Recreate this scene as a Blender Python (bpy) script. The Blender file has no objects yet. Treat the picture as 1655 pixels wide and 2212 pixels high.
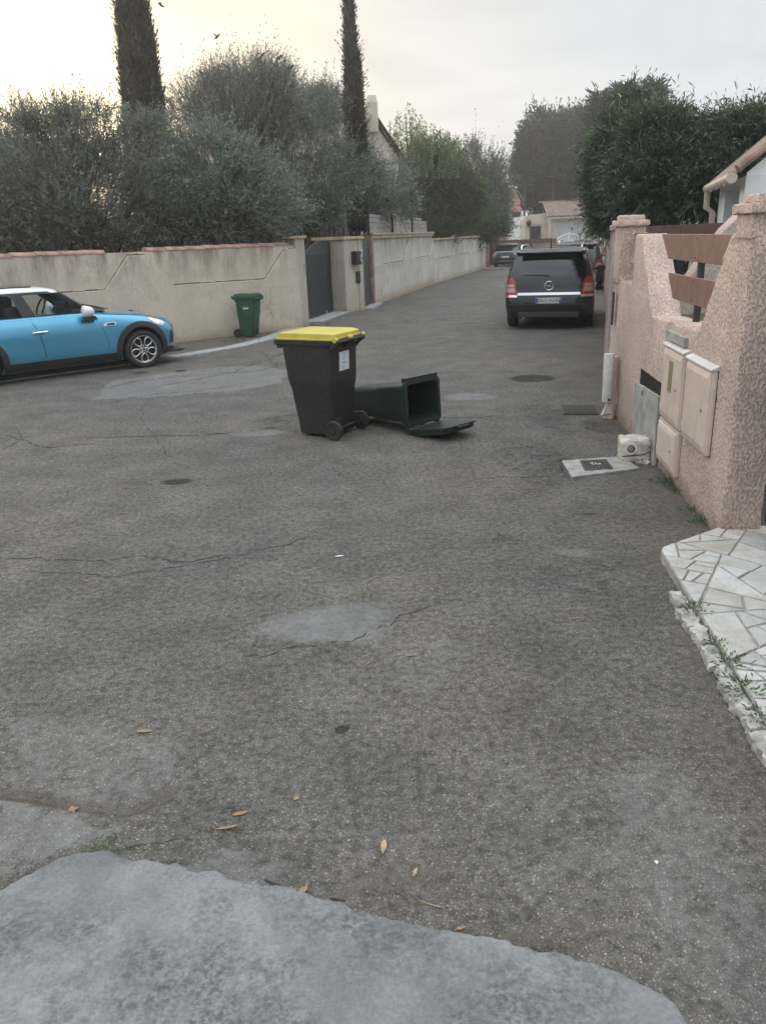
import bpy, bmesh, math, random
import numpy as np
from math import sin, cos, pi, radians, atan, atan2, sqrt
from mathutils import Vector, Matrix, geometry
random.seed(7); rng = np.random.default_rng(7)
S = bpy.context.scene; COL = S.collection

# ------------------------------------------------------------ camera, sky, sun, exposure
F_PX = 1700.; PITCH = atan(596 / 1700.); ROLL = radians(2.15); CAMH = 1.95
_F = np.array([0, cos(PITCH), -sin(PITCH)]); _u = np.array([0, sin(PITCH), cos(PITCH)]); _r = np.array([1., 0, 0])
_R = cos(ROLL) * _r - sin(ROLL) * _u; _U = cos(ROLL) * _u + sin(ROLL) * _r
cd = bpy.data.cameras.new('camera'); cam = bpy.data.objects.new('camera', cd); COL.objects.link(cam)
cam.matrix_world = Matrix(((_R[0], _U[0], -_F[0], 0), (_R[1], _U[1], -_F[1], 0), (_R[2], _U[2], -_F[2], CAMH), (0, 0, 0, 1)))
cd.sensor_fit = 'HORIZONTAL'; cd.sensor_width = 36; cd.lens = 36 * F_PX / 1655; cd.clip_end = 3000; cd.clip_start = .05
S.camera = cam
SUN_AZ, SUN_EL = radians(-19.7), radians(13.)
sun_dir = Vector((sin(SUN_AZ) * cos(SUN_EL), cos(SUN_AZ) * cos(SUN_EL), sin(SUN_EL)))
sl = bpy.data.lights.new('sun', 'SUN'); sl.energy = 1.7; sl.angle = radians(12); sl.color = (1, .82, .62)
so = bpy.data.objects.new('sun', sl); COL.objects.link(so); so.rotation_euler = (-sun_dir).to_track_quat('-Z', 'Y').to_euler()
W = bpy.data.worlds.new('World'); S.world = W; W.use_nodes = True
def world():
    nt = W.node_tree; N = nt.nodes; L = nt.links; N.clear()
    out = N.new('ShaderNodeOutputWorld'); bg = N.new('ShaderNodeBackground')
    sky = N.new('ShaderNodeTexSky'); sky.sky_type = 'NISHITA'; sky.sun_disc = False
    sky.sun_elevation = SUN_EL; sky.sun_rotation = SUN_AZ; sky.air_density = 1.2; sky.dust_density = 2.5
    tc = N.new('ShaderNodeTexCoord')
    # overcast veil: soft streaky cloud, brighter and warmer round the veiled sun
    mp = N.new('ShaderNodeMapping'); mp.inputs['Scale'].default_value = (1.0, 1.0, 4.5); mp.inputs['Rotation'].default_value = (.12, .1, .3)
    L.new(tc.outputs['Generated'], mp.inputs['Vector'])
    no = N.new('ShaderNodeTexNoise'); no.inputs['Scale'].default_value = 2.6; no.inputs['Detail'].default_value = 5; no.inputs['Roughness'].default_value = .5; no.inputs['Distortion'].default_value = .5
    L.new(mp.outputs[0], no.inputs['Vector'])
    cr = N.new('ShaderNodeValToRGB'); cr.color_ramp.elements[0].position = .34; cr.color_ramp.elements[0].color = (3.55, 3.9, 4.35, 1)
    cr.color_ramp.elements[1].position = .62; cr.color_ramp.elements[1].color = (4.7, 4.95, 5.25, 1)
    L.new(no.outputs['Fac'], cr.inputs['Fac'])
    mx = N.new('ShaderNodeMix'); mx.data_type = 'RGBA'; mx.inputs[0].default_value = .95
    L.new(sky.outputs[0], mx.inputs[6]); L.new(cr.outputs[0], mx.inputs[7])
    vm = N.new('ShaderNodeVectorMath'); vm.operation = 'DOT_PRODUCT'; nv = N.new('ShaderNodeVectorMath'); nv.operation = 'NORMALIZE'
    L.new(tc.outputs['Generated'], nv.inputs[0]); L.new(nv.outputs[0], vm.inputs[0]); vm.inputs[1].default_value = sun_dir
    def glow(p, col, src):
        m = N.new('ShaderNodeMath'); m.operation = 'MAXIMUM'; m.inputs[1].default_value = 0; L.new(vm.outputs['Value'], m.inputs[0])
        q = N.new('ShaderNodeMath'); q.operation = 'POWER'; q.inputs[1].default_value = p; L.new(m.outputs[0], q.inputs[0])
        c = N.new('ShaderNodeVectorMath'); c.operation = 'SCALE'; c.inputs[0].default_value = col; L.new(q.outputs[0], c.inputs['Scale'])
        a = N.new('ShaderNodeVectorMath'); a.operation = 'ADD'; L.new(src, a.inputs[0]); L.new(c.outputs[0], a.inputs[1]); return a.outputs[0]
    # an overcast dome is brighter overhead than at the skyline
    sz = N.new('ShaderNodeSeparateXYZ'); L.new(nv.outputs[0], sz.inputs[0]); zr = N.new('ShaderNodeMapRange'); L.new(sz.outputs[2], zr.inputs[0])
    zr.inputs[1].default_value = .25; zr.inputs[2].default_value = 1.; zr.inputs[3].default_value = 1.; zr.inputs[4].default_value = 3.3
    zs = N.new('ShaderNodeVectorMath'); zs.operation = 'SCALE'; L.new(mx.outputs[2], zs.inputs[0]); L.new(zr.outputs[0], zs.inputs['Scale'])
    s0 = glow(10, (.7, .25, -.5), zs.outputs[0]); s1 = glow(30, (1.1, .6, -.35), s0); s2 = glow(220, (4, 3.4, 1.9), s1)
    L.new(s2, bg.inputs['Color']); bg.inputs['Strength'].default_value = .125
    L.new(bg.outputs[0], out.inputs[0])
world()
S.view_settings.view_transform = 'Standard'; S.view_settings.look = 'None'; S.view_settings.exposure = 0.40; S.view_settings.gamma = 1
S.cycles.max_bounces = 6; S.cycles.transparent_max_bounces = 12

# ------------------------------------------------------------ picture-to-place helpers (pixels of a 1655 wide view)
def ray(x, y): return _F + (x - 827.5) / F_PX * _R - (y - 1106) / F_PX * _U
def gz(Y): return -0.008 * max(0., Y - 18)
def gp(x, y, z=None):
    d = ray(x, y); zz = z or 0.
    for i in range(8):
        t = (zz - CAMH) / d[2]; p = t * d
        if z is None: zz = gz(p[1])
    return Vector((p[0], p[1], zz))
def at(x, y, Y):
    d = ray(x, y); p = d * Y / d[1]; return Vector((p[0], p[1], p[2] + CAMH))

# ------------------------------------------------------------ mesh helpers
class MB:
    def __init__(s): s.v = []; s.f = []
    def add(s, vs, fs, M=None):
        n = len(s.v)
        for v in vs:
            v = Vector(v); s.v.append(M @ v if M else v)
        for f in fs: s.f.append([i + n for i in f])
        return s
    def box(s, c, d, rot=0, M=None):
        x, y, z = [a / 2 for a in d]
        T = Matrix.Translation(Vector(c)) @ Matrix.Rotation(rot, 4, 'Z')
        if M: T = M @ T
        return s.add([(-x, -y, -z), (x, -y, -z), (x, y, -z), (-x, y, -z), (-x, -y, z), (x, -y, z), (x, y, z), (-x, y, z)],
                     [(0, 3, 2, 1), (4, 5, 6, 7), (0, 1, 5, 4), (1, 2, 6, 5), (2, 3, 7, 6), (3, 0, 4, 7)], T)
    def b2(s, x0, x1, y0, y1, z0, z1, M=None): return s.box(((x0 + x1) / 2, (y0 + y1) / 2, (z0 + z1) / 2), (x1 - x0, y1 - y0, z1 - z0), 0, M)
    def prism(s, pts, a, b, M=None, axis='z'):
        """polygon pts in 2D extruded a..b; axis y means the polygon is (x,z)"""
        n = len(pts); m = (lambda p, h: (p[0], p[1], h)) if axis == 'z' else ((lambda p, h: (p[0], h, p[1])) if axis == 'y' else (lambda p, h: (h, p[0], p[1])))
        vs = [m(p, a) for p in pts] + [m(p, b) for p in pts]
        fs = [list(range(n))[::-1], list(range(n, 2 * n))] + [[i, (i + 1) % n, n + (i + 1) % n, n + i] for i in range(n)]
        return s.add(vs, fs, M)
    def tube(s, pts, r, n=8, M=None, closed=False):
        pts = [Vector(p) for p in pts]; k = len(pts); rs = r if hasattr(r, '__len__') else [r] * k; vs = []; up = None
        for i in range(k):
            if closed: t = pts[(i + 1) % k] - pts[i - 1]
            else: t = pts[min(i + 1, k - 1)] - pts[max(i - 1, 0)]
            t.normalize()
            if up is None: up = Vector((0, 0, 1)) if abs(t.z) < .9 else Vector((1, 0, 0))
            a = t.cross(up); a = a.normalized() if a.length > 1e-6 else t.orthogonal().normalized(); b = a.cross(t).normalized(); up = b
            for j in range(n):
                an = 2 * pi * j / n; vs.append(pts[i] + (a * cos(an) + b * sin(an)) * rs[i])
        fs = []
        for i in range(k if closed else k - 1):
            for j in range(n):
                i2 = (i + 1) % k; fs.append([i * n + j, i * n + (j + 1) % n, i2 * n + (j + 1) % n, i2 * n + j])
        if not closed: fs += [list(range(n)), list(range((k - 1) * n, k * n))[::-1]]
        return s.add(vs, fs, M)
    def lathe(s, prof, n=24, M=None, axis='z', cap=True):
        vs = []; k = len(prof)
        for r, h in prof:
            for j in range(n):
                a = 2 * pi * j / n; p = (r * cos(a), r * sin(a), h)
                if axis == 'y': p = (r * cos(a), h, r * sin(a))
                if axis == 'x': p = (h, r * cos(a), r * sin(a))
                vs.append(p)
        fs = [[i * n + j, i * n + (j + 1) % n, (i + 1) * n + (j + 1) % n, (i + 1) * n + j] for i in range(k - 1) for j in range(n)]
        if cap: fs += [list(range(n))[::-1], list(range((k - 1) * n, k * n))]
        return s.add(vs, fs, M)
    def loft(s, rings, cap=True, M=None):
        n = len(rings[0]); vs = [p for r in rings for p in r]
        fs = [[i * n + j, i * n + (j + 1) % n, (i + 1) * n + (j + 1) % n, (i + 1) * n + j] for i in range(len(rings) - 1) for j in range(n)]
        if cap: fs += [list(range(n))[::-1], list(range((len(rings) - 1) * n, len(rings) * n))]
        return s.add(vs, fs, M)
    def build(s, name, mat, parent=None, smooth=False, bevel=0, jitter=0, sub=0, loc=None, rotz=0, angle=35):
        me = bpy.data.meshes.new(name); me.from_pydata([tuple(v) for v in s.v], [], s.f)
        bm = bmesh.new(); bm.from_mesh(me); bmesh.ops.recalc_face_normals(bm, faces=bm.faces)
        if bevel:
            es = [e for e in bm.edges if len(e.link_faces) == 2 and e.calc_face_angle(0) > .5]
            bmesh.ops.bevel(bm, geom=es, offset=bevel, segments=2, affect='EDGES', profile=.6)
        if sub:
            for _ in range(12):
                es = [e for e in bm.edges if e.calc_length() > sub]
                if not es: break
                bmesh.ops.subdivide_edges(bm, edges=es, cuts=1, use_grid_fill=True)
            bmesh.ops.triangulate(bm, faces=[f for f in bm.faces if len(f.verts) > 4])
        if jitter:
            for v in bm.verts: v.co += Vector([random.gauss(0, 1) for _ in range(3)]) * jitter
        bm.to_mesh(me); bm.free()
        if mat: me.materials.append(mat)
        o = bpy.data.objects.new(name, me); COL.objects.link(o)
        if parent: o.parent = parent
        if loc is not None: o.location = loc
        o.rotation_euler = (0, 0, rotz)
        if smooth: shade(me, angle)
        return o
def shade(me, angle=35):
    me.polygons.foreach_set('use_smooth', [True] * len(me.polygons))
    try: me.set_sharp_from_angle(angle=radians(angle))
    except Exception: pass
def tag(o, label, cat=None, group=None):
    o['label'] = label
    if cat: o['category'] = cat
    if group: o['group'] = group
    return o
def thing(name, label, cat, loc=(0, 0, 0), rotz=0, group=None):
    o = bpy.data.objects.new(name, None); COL.objects.link(o); o.location = loc; o.rotation_euler = (0, 0, rotz)
    o.empty_display_size = .2
    return tag(o, label, cat, group)
def struct(o, kind='structure'): o['kind'] = kind; return o
def npmesh(name, V, Fq, mat, parent=None):
    """V (n,3), Fq (m,k) numpy"""
    me = bpy.data.meshes.new(name); V = np.asarray(V, np.float32); Fq = np.asarray(Fq, np.int32); m, k = Fq.shape
    me.vertices.add(len(V)); me.vertices.foreach_set('co', V.ravel())
    me.loops.add(m * k); me.loops.foreach_set('vertex_index', Fq.ravel())
    me.polygons.add(m); me.polygons.foreach_set('loop_start', np.arange(0, m * k, k, dtype=np.int32))
    me.update(calc_edges=True)
    if mat: me.materials.append(mat)
    o = bpy.data.objects.new(name, me); COL.objects.link(o)
    if parent: o.parent = parent
    return o
def text(name, body, size, mat, parent, M, ext=.001, sx=1.):
    c = bpy.data.curves.new(name, 'FONT'); c.body = body; c.size = size; c.extrude = ext; c.align_x = 'CENTER'; c.align_y = 'CENTER'
    t = bpy.data.objects.new(name, c); COL.objects.link(t); dg = bpy.context.evaluated_depsgraph_get()
    me = bpy.data.meshes.new_from_object(t.evaluated_get(dg)); bpy.data.objects.remove(t)
    me.transform(M @ Matrix.Diagonal((sx, 1, 1, 1))); me.materials.clear(); me.materials.append(mat); me.name = name
    o = bpy.data.objects.new(name, me); COL.objects.link(o); o.parent = parent; return o

# ------------------------------------------------------------ materials
def newmat(name):
    m = bpy.data.materials.new(name); m.use_nodes = True; nt = m.node_tree; b = nt.nodes['Principled BSDF']; return m, nt, b
def _noise(nt, scale, detail=4, vec=None, rough=.55, sc=None):
    n = nt.nodes.new('ShaderNodeTexNoise'); n.inputs['Scale'].default_value = scale; n.inputs['Detail'].default_value = detail; n.inputs['Roughness'].default_value = rough
    if sc:
        mp = nt.nodes.new('ShaderNodeMapping'); mp.inputs['Scale'].default_value = sc; nt.links.new(vec, mp.inputs[0]); nt.links.new(mp.outputs[0], n.inputs['Vector'])
    elif vec: nt.links.new(vec, n.inputs['Vector'])
    return n.outputs['Fac']
def _ramp(nt, src, stops):
    r = nt.nodes.new('ShaderNodeValToRGB'); e = r.color_ramp.elements
    while len(e) < len(stops): e.new(.5)
    for i, (p, c) in enumerate(stops):
        e[i].position = p; e[i].color = (c, c, c, 1) if not hasattr(c, '__len__') else (*c[:3], 1)
    nt.links.new(src, r.inputs[0]); return r.outputs[0]
def _mix(nt, a, b, f, mode='MIX'):
    m = nt.nodes.new('ShaderNodeMix'); m.data_type = 'RGBA'; m.blend_type = mode
    for s, v in ((0, f), (6, a), (7, b)):
        if hasattr(v, 'links'): nt.links.new(v, m.inputs[s])
        elif s == 0: m.inputs[0].default_value = v
        else: m.inputs[s].default_value = (*v, 1)
    return m.outputs[2]
def _math(nt, op, a, b=0.):
    m = nt.nodes.new('ShaderNodeMath'); m.operation = op
    for i, v in enumerate((a, b)):
        if hasattr(v, 'links'): nt.links.new(v, m.inputs[i])
        else: m.inputs[i].default_value = v
    return m.outputs[0]
def _bump(nt, b, h, strength, dist=.01):
    n = nt.nodes.new('ShaderNodeBump'); n.inputs['Strength'].default_value = strength; n.inputs['Distance'].default_value = dist
    nt.links.new(h, n.inputs['Height']); nt.links.new(n.outputs[0], b.inputs['Normal'])
def tco(nt, k='Object'):
    return nt.nodes.new('ShaderNodeTexCoord').outputs[k]
def pbr(name, col, rough=.6, metal=0, var=.12, scale=6, bump=0, bscale=60, coat=0, alpha=None, spec=.5):
    m, nt, b = newmat(name); v = tco(nt)
    if var:
        n = _noise(nt, scale, 5, v); lo = [c * (1 - var) for c in col]; hi = [min(1, c * (1 + var)) for c in col]
        nt.links.new(_ramp(nt, n, [(.35, lo), (.65, hi)]), b.inputs['Base Color'])
    else: b.inputs['Base Color'].default_value = (*col, 1)
    b.inputs['Roughness'].default_value = rough; b.inputs['Metallic'].default_value = metal
    b.inputs['Coat Weight'].default_value = coat; b.inputs['Coat Roughness'].default_value = .05; b.inputs['Specular IOR Level'].default_value = spec
    if bump: _bump(nt, b, _noise(nt, bscale, 4, v), bump, .004)
    return m
def foliage(name, c1, c2, rough=.55, trans=.25):
    m, nt, b = newmat(name); g = nt.nodes.new('ShaderNodeNewGeometry'); v = tco(nt)
    n = _noise(nt, 1.9, 4, v, .65); cl = _mix(nt, c1, c2, g.outputs['Random Per Island'])
    nt.links.new(_mix(nt, cl, _ramp(nt, n, [(.36, .5), (.64, 1.35)]), 1., 'MULTIPLY'), b.inputs['Base Color'])
    b.inputs['Roughness'].default_value = rough; b.inputs['Specular IOR Level'].default_value = .35
    tr = nt.nodes.new('ShaderNodeBsdfTranslucent'); nt.links.new(cl, tr.inputs['Color'])
    ms = nt.nodes.new('ShaderNodeMixShader'); ms.inputs[0].default_value = trans
    nt.links.new(b.outputs[0], ms.inputs[1]); nt.links.new(tr.outputs[0], ms.inputs[2])
    nt.links.new(ms.outputs[0], nt.nodes['Material Output'].inputs[0]); return m
def stucco(name, col, pit, scale=42, strength=.9, dist=.02, dirt=.25):
    """thrown render: rough worm-like lumps with darker pits"""
    m, nt, b = newmat(name); v = tco(nt)
    n1 = _noise(nt, scale, 3, v, .6, (1.25, 1.25, .8)); big = _noise(nt, 1.6, 4, v)
    lump = _ramp(nt, n1, [(.38, 0.), (.52, .75), (.75, 1.)])
    c = _mix(nt, pit, col, lump); c = _mix(nt, c, _ramp(nt, big, [(.3, 1 - dirt), (.6, 1.)]), 1., 'MULTIPLY')
    sp = nt.nodes.new('ShaderNodeSeparateXYZ'); nt.links.new(v, sp.inputs[0])
    h = _math(nt, 'ADD', sp.outputs[2], _math(nt, 'MULTIPLY', _noise(nt, 5, 4, v), .22))
    c = _mix(nt, c, _ramp(nt, h, [(.1, (.62, .58, .52)), (.27, (1, 1, 1))]), 1., 'MULTIPLY')   # splash dirt at the foot
    nt.links.new(c, b.inputs['Base Color']); b.inputs['Roughness'].default_value = .92; b.inputs['Specular IOR Level'].default_value = .2
    _bump(nt, b, _math(nt, 'ADD', lump, _math(nt, 'MULTIPLY', _noise(nt, scale * 3, 3, v), .35)), strength, dist); return m
def oldwall(name, col, dark, ztop, zledge, amt=1., drip=1., fs=9):
    """aged smooth render: runs from the coping and under the ledge, patches, brown foot"""
    m, nt, b = newmat(name); v = tco(nt); sp = nt.nodes.new('ShaderNodeSeparateXYZ'); nt.links.new(v, sp.inputs[0]); z = sp.outputs[2]
    big = _noise(nt, .9, 5, v); c = _mix(nt, [k * .8 for k in col], col, _ramp(nt, big, [(.3, 0.), (.65, 1.)]))
    fine = _noise(nt, 14, 6, v, .65); c = _mix(nt, c, _ramp(nt, fine, [(.3, .86), (.6, 1.)]), 1., 'MULTIPLY')
    st = _noise(nt, 1., 6, v, .7, (fs, fs, .9))
    top = _ramp(nt, z, [(0, 0.), (1, 1.)])
    zr = nt.nodes.new('ShaderNodeMapRange'); nt.links.new(z, zr.inputs[0]); zr.inputs[1].default_value = zledge; zr.inputs[2].default_value = ztop
    m1 = _math(nt, 'MULTIPLY', _ramp(nt, st, [(.42, 0.), (.62, 1.)]), zr.outputs[0])
    z2 = nt.nodes.new('ShaderNodeMapRange'); nt.links.new(z, z2.inputs[0]); z2.inputs[1].default_value = zledge - .28; z2.inputs[2].default_value = zledge
    z3 = _math(nt, 'LESS_THAN', z, zledge + .004); m2 = _math(nt, 'MULTIPLY', _math(nt, 'MULTIPLY', _ramp(nt, _noise(nt, 1., 2, v, .5, (16, 16, .8)), [(.5, 0.), (.6, .8)]), z2.outputs[0]), z3)
    pt = _ramp(nt, _noise(nt, 1.7, 8, v, .8, (1, 1, .6)), [(.55, 0.), (.66, .55)])
    mask = _math(nt, 'MULTIPLY', _math(nt, 'MAXIMUM', _math(nt, 'MAXIMUM', m1, _math(nt, 'MULTIPLY', m2, drip)), pt), amt)
    c = _mix(nt, c, dark, mask)
    h = _math(nt, 'ADD', z, _math(nt, 'MULTIPLY', _noise(nt, 4, 4, v), .3))
    c = _mix(nt, (.36, .27, .19), c, _ramp(nt, h, [(.1, .1), (.38, 1.)]))
    nt.links.new(c, b.inputs['Base Color']); b.inputs['Roughness'].default_value = .9; b.inputs['Specular IOR Level'].default_value = .2
    _bump(nt, b, _math(nt, 'ADD', fine, _noise(nt, 70, 4, v)), .35, .01); return m

M = {}
M['black_pl'] = pbr('black plastic', (.024, .022, .021), .5, var=.3, scale=28, bump=.15, bscale=200)
M['dgreen_pl'] = pbr('dark green plastic', (.016, .025, .022), .42, var=.3, scale=28, bump=.1, bscale=150)
M['green_pl'] = pbr('green plastic', (.024, .08, .047), .5, bump=.1, bscale=150)
M['yellow_pl'] = pbr('yellow plastic', (.5, .415, .06), .42, var=.08, bump=.05, bscale=90)
M['rubber'] = pbr('rubber', (.025, .024, .023), .8)
M['dark'] = pbr('dark void', (.006, .006, .006), .8, var=0)
M['trim'] = pbr('dark trim plastic', (.03, .029, .028), .6)
M['chrome'] = pbr('chrome', (.75, .76, .78), .15, 1, var=0)
M['alloy'] = pbr('alloy', (.6, .6, .6), .3, .9, var=.05)
M['steel'] = pbr('galvanised steel', (.4, .41, .41), .45, .7)
M['paint_white'] = pbr('white paint', (.74, .75, .76), .35, coat=.4, var=.04)
M['paint_blue'] = pbr('electric blue paint', (.07, .33, .5), .3, .45, coat=1., var=.05, scale=2)
M['paint_black'] = pbr('black car paint', (.012, .012, .013), .22, .2, coat=.7, var=.05)
M['paint_grey'] = pbr('grey car paint', (.1, .105, .11), .25, .5, coat=.8, var=.05)
M['paint_anthracite'] = pbr('anthracite car paint', (.04, .042, .047), .25, .4, coat=.8, var=.05)
M['paint_red'] = pbr('dark red car paint', (.12, .012, .015), .25, .3, coat=.8, var=.05)
M['priv_glass'] = pbr('tinted glass', (.008, .009, .011), .06, 0, var=0, spec=.8)
M['seat'] = pbr('seat cloth', (.085, .08, .077), .9)
M['red_lens'] = pbr('red lamp lens', (.34, .012, .011), .12, coat=.8, var=0)
M['clear_lens'] = pbr('clear lamp lens', (.42, .32, .3), .12, .3, coat=.8, var=.1, scale=40)
M['head_lens'] = pbr('headlamp lens', (.62, .6, .55), .08, .5, coat=1, var=.25, scale=14)
M['plate'] = pbr('plate white', (.62, .63, .62), .4, var=.05)
M['plate_blue'] = pbr('plate blue', (.03, .1, .42), .4, var=0)
M['plate_orange'] = pbr('plate emblem', (.6, .2, .1), .4, var=0)
M['ink'] = pbr('black ink', (.02, .02, .02), .5, var=0)
M['ink_grey'] = pbr('grey ink', (.22, .22, .23), .5, var=0)
M['label'] = pbr('white sticker', (.62, .65, .68), .5, var=.06, scale=20)
M['bark'] = pbr('bark', (.1, .078, .058), .9, var=.35, scale=14, bump=.6, bscale=40)
M['twig'] = pbr('twig', (.135, .125, .1), .9, var=.3)
M['twig_mauve'] = pbr('mauve twig', (.17, .13, .12), .9, var=.3)
M['olive'] = foliage('olive leaf', (.1, .115, .075), (.235, .26, .205))
M['olive2'] = foliage('grey olive leaf', (.125, .15, .115), (.3, .33, .28))
M['dryolive'] = foliage('dusty leaf', (.1, .1, .068), (.17, .17, .125))
M['cypress'] = foliage('cypress leaf', (.062, .062, .042), (.11, .105, .07), trans=.08)
M['laurel'] = foliage('laurel leaf', (.06, .08, .028), (.11, .13, .055))
M['sprout'] = foliage('pale sprout leaf', (.15, .2, .08), (.24, .3, .13), trans=.4)
M['conifer'] = foliage('conifer leaf', (.01, .026, .02), (.026, .052, .04), trans=.05)
M['oleander'] = foliage('oleander leaf', (.045, .075, .042), (.11, .155, .08), .4, trans=.2)
M['weed'] = foliage('weed leaf', (.09, .14, .06), (.18, .25, .13))
M['grass'] = foliage('grass blade', (.07, .11, .035), (.14, .18, .08))
M['dryleaf'] = pbr('dry leaf', (.3, .2, .12), .85, var=.25, scale=60)
M['wood'] = pbr('split wood', (.42, .3, .19), .85, var=.3, scale=50)
M['tile'] = pbr('terracotta tile', (.34, .21, .16), .85, var=.35, scale=5, bump=.4)
M['tile_old'] = pbr('old roof tile', (.24, .17, .135), .9, var=.3, scale=3, bump=.4)
M['pink_wall'] = stucco('pink thrown render', (.80, .62, .52), (.56, .42, .345), 50, .7, .018)
M['pink_fine'] = stucco('pink cap render', (.80, .61, .51), (.62, .47, .39), 70, .7, .016)
M['pink_wall2'] = stucco('far pink render', (.62, .5, .44), (.48, .38, .33), 40, .6, .02)
M['left_wall'] = oldwall('aged cream render', (.66, .58, .465), (.17, .13, .095), 1.9, 1.0, .85, .15, 3.5)
M['w2_wall'] = oldwall('pale streaked render', (.60, .57, .49), (.17, .145, .12), 2.0, 1.08)
M['post_wall'] = oldwall('cream post render', (.54, .49, .41), (.2, .16, .12), 2.4, 1.4, .8)
M['coping'] = pbr('sandstone coping', (.42, .33, .22), .85, var=.2)
M['house_cream'] = pbr('cream house render', (.6, .53, .43), .9, var=.08, scale=2)
M['house_white'] = pbr('white house render', (.7, .7, .68), .9, var=.06, scale=2)
M['house_pink'] = pbr('salmon house render', (.55, .28, .21), .9, var=.1, scale=2)
M['board_brown'] = pbr('brown painted board', (.21, .112, .082), .55, var=.15, scale=7, bump=.15)
M['board_dark'] = pbr('dark brown rail', (.12, .062, .048), .55, var=.12)
M['fence_grey'] = pbr('grey painted planks', (.27, .25, .23), .7, var=.12, scale=3)
M['gate_grey'] = pbr('green grey gate metal', (.03, .037, .036), .5, var=.1)
M['shutter'] = pbr('blue grey shutter', (.1, .19, .32), .5, var=.08)
M['box_pl'] = pbr('aged beige plastic', (.64, .51, .42), .5, var=.08, scale=9)
M['box_top'] = pbr('weathered white plastic', (.62, .6, .56), .6, var=.12, scale=12)
M['cement'] = pbr('cement', (.31, .3, .275), .9, var=.2, scale=10, bump=.4)
M['cement_slab'] = pbr('cement panel', (.36, .34, .30), .85, var=.22, scale=7, bump=.3)
M['marble'] = pbr('white marble', (.62, .61, .585), .5, var=.2, scale=3, bump=.12, bscale=25)
def marble_mat():
    m, nt, b = newmat('worn cream marble'); v = tco(nt); g = nt.nodes.new('ShaderNodeNewGeometry')
    c = _mix(nt, (.5, .49, .46), (.66, .65, .62), g.outputs['Random Per Island']); c = _mix(nt, c, _ramp(nt, _noise(nt, 5, 7, v, .75), [(.32, (.72, .66, .56)), (.55, (1, 1, 1))]), 1., 'MULTIPLY')
    c = _mix(nt, c, _ramp(nt, _noise(nt, 60, 4, v, .7), [(.3, .8), (.5, 1.)]), 1., 'MULTIPLY'); nt.links.new(c, b.inputs['Base Color']); b.inputs['Roughness'].default_value = .55
    _bump(nt, b, _noise(nt, 22, 5, v), .2, .004); return m
M['marble'] = marble_mat()
M['mortar'] = pbr('mortar', (.31, .285, .25), .95, var=.2, scale=20, bump=.5)
M['kerb'] = pbr('weathered kerb stone', (.42, .395, .345), .9, var=.4, scale=13, bump=.7, bscale=45)
M['kerb_grey'] = pbr('grey kerb concrete', (.3, .3, .29), .9, var=.18, scale=8, bump=.4)
M['iron'] = pbr('cast iron', (.07, .062, .056), .7, .4, var=.2, bump=.5, bscale=90)
M['olive_label'] = pbr('olive plate', (.26, .235, .11), .5, var=.1)
M['teal'] = pbr('teal lamp post paint', (.06, .105, .11), .5, var=.1)
M['grey_metal'] = pbr('grey white metal gate', (.36, .35, .36), .45, .2, var=.08)
M['white_metal'] = pbr('white metal', (.68, .7, .7), .5, var=.05)
M['gutter'] = pbr('beige gutter', (.5, .44, .36), .45, var=.08)
def glass_mat():
    m, nt, b = newmat('car window glass'); b.inputs['Base Color'].default_value = (.01, .012, .012, 1); b.inputs['Roughness'].default_value = .03
    t = nt.nodes.new('ShaderNodeBsdfTransparent'); t.inputs[0].default_value = (.84, .87, .86, 1)
    ms = nt.nodes.new('ShaderNodeMixShader'); fr = nt.nodes.new('ShaderNodeFresnel'); fr.inputs[0].default_value = 1.5
    nt.links.new(_math(nt, 'ADD', fr.outputs[0], .05), ms.inputs[0]); nt.links.new(t.outputs[0], ms.inputs[1]); nt.links.new(b.outputs[0], ms.inputs[2])
    nt.links.new(ms.outputs[0], nt.nodes['Material Output'].inputs[0]); return m
M['glass'] = glass_mat()
# ------------------------------------------------------------ value noise for shapes that are not shading
def vnoise(x, y, seed=0):
    xi = np.floor(x).astype(int); yi = np.floor(y).astype(int); xf = x - xi; yf = y - yi
    def h(a, b): n = (a * 374761393 + b * 668265263 + seed * 974634777) & 0x7fffffff; n = (n ^ (n >> 13)) * 1274126177 & 0x7fffffff; return ((n ^ (n >> 16)) & 0xffff) / 65535.
    u = xf * xf * (3 - 2 * xf); v = yf * yf * (3 - 2 * yf)
    return (h(xi, yi) * (1 - u) + h(xi + 1, yi) * u) * (1 - v) + (h(xi, yi + 1) * (1 - u) + h(xi + 1, yi + 1) * u) * v
def fbm(x, y, o=4, seed=0):
    s = 0; a = .5
    for i in range(o): s = s + a * vnoise(x * 2 ** i, y * 2 ** i, seed + i); a *= .5
    return s / .94
def sstep(a, b, x): t = np.clip((x - a) / (b - a), 0, 1); return t * t * (3 - 2 * t)
def in_poly(px, py, poly):
    ins = np.zeros(px.shape, bool); n = len(poly)
    for i in range(n):
        x0, y0 = poly[i]; x1, y1 = poly[i - 1]
        if y0 == y1: continue
        c = ((y0 > py) != (y1 > py)) & (px < (x1 - x0) * (py - y0) / (y1 - y0) + x0); ins ^= c
    return ins
def seg_dist(px, py, pts):
    d = np.full(px.shape, 1e9)
    for (x0, y0), (x1, y1) in zip(pts[:-1], pts[1:]):
        dx, dy = x1 - x0, y1 - y0; t = np.clip(((px - x0) * dx + (py - y0) * dy) / (dx * dx + dy * dy + 1e-12), 0, 1)
        d = np.minimum(d, np.hypot(px - x0 - t * dx, py - y0 - t * dy))
    return d

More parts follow.
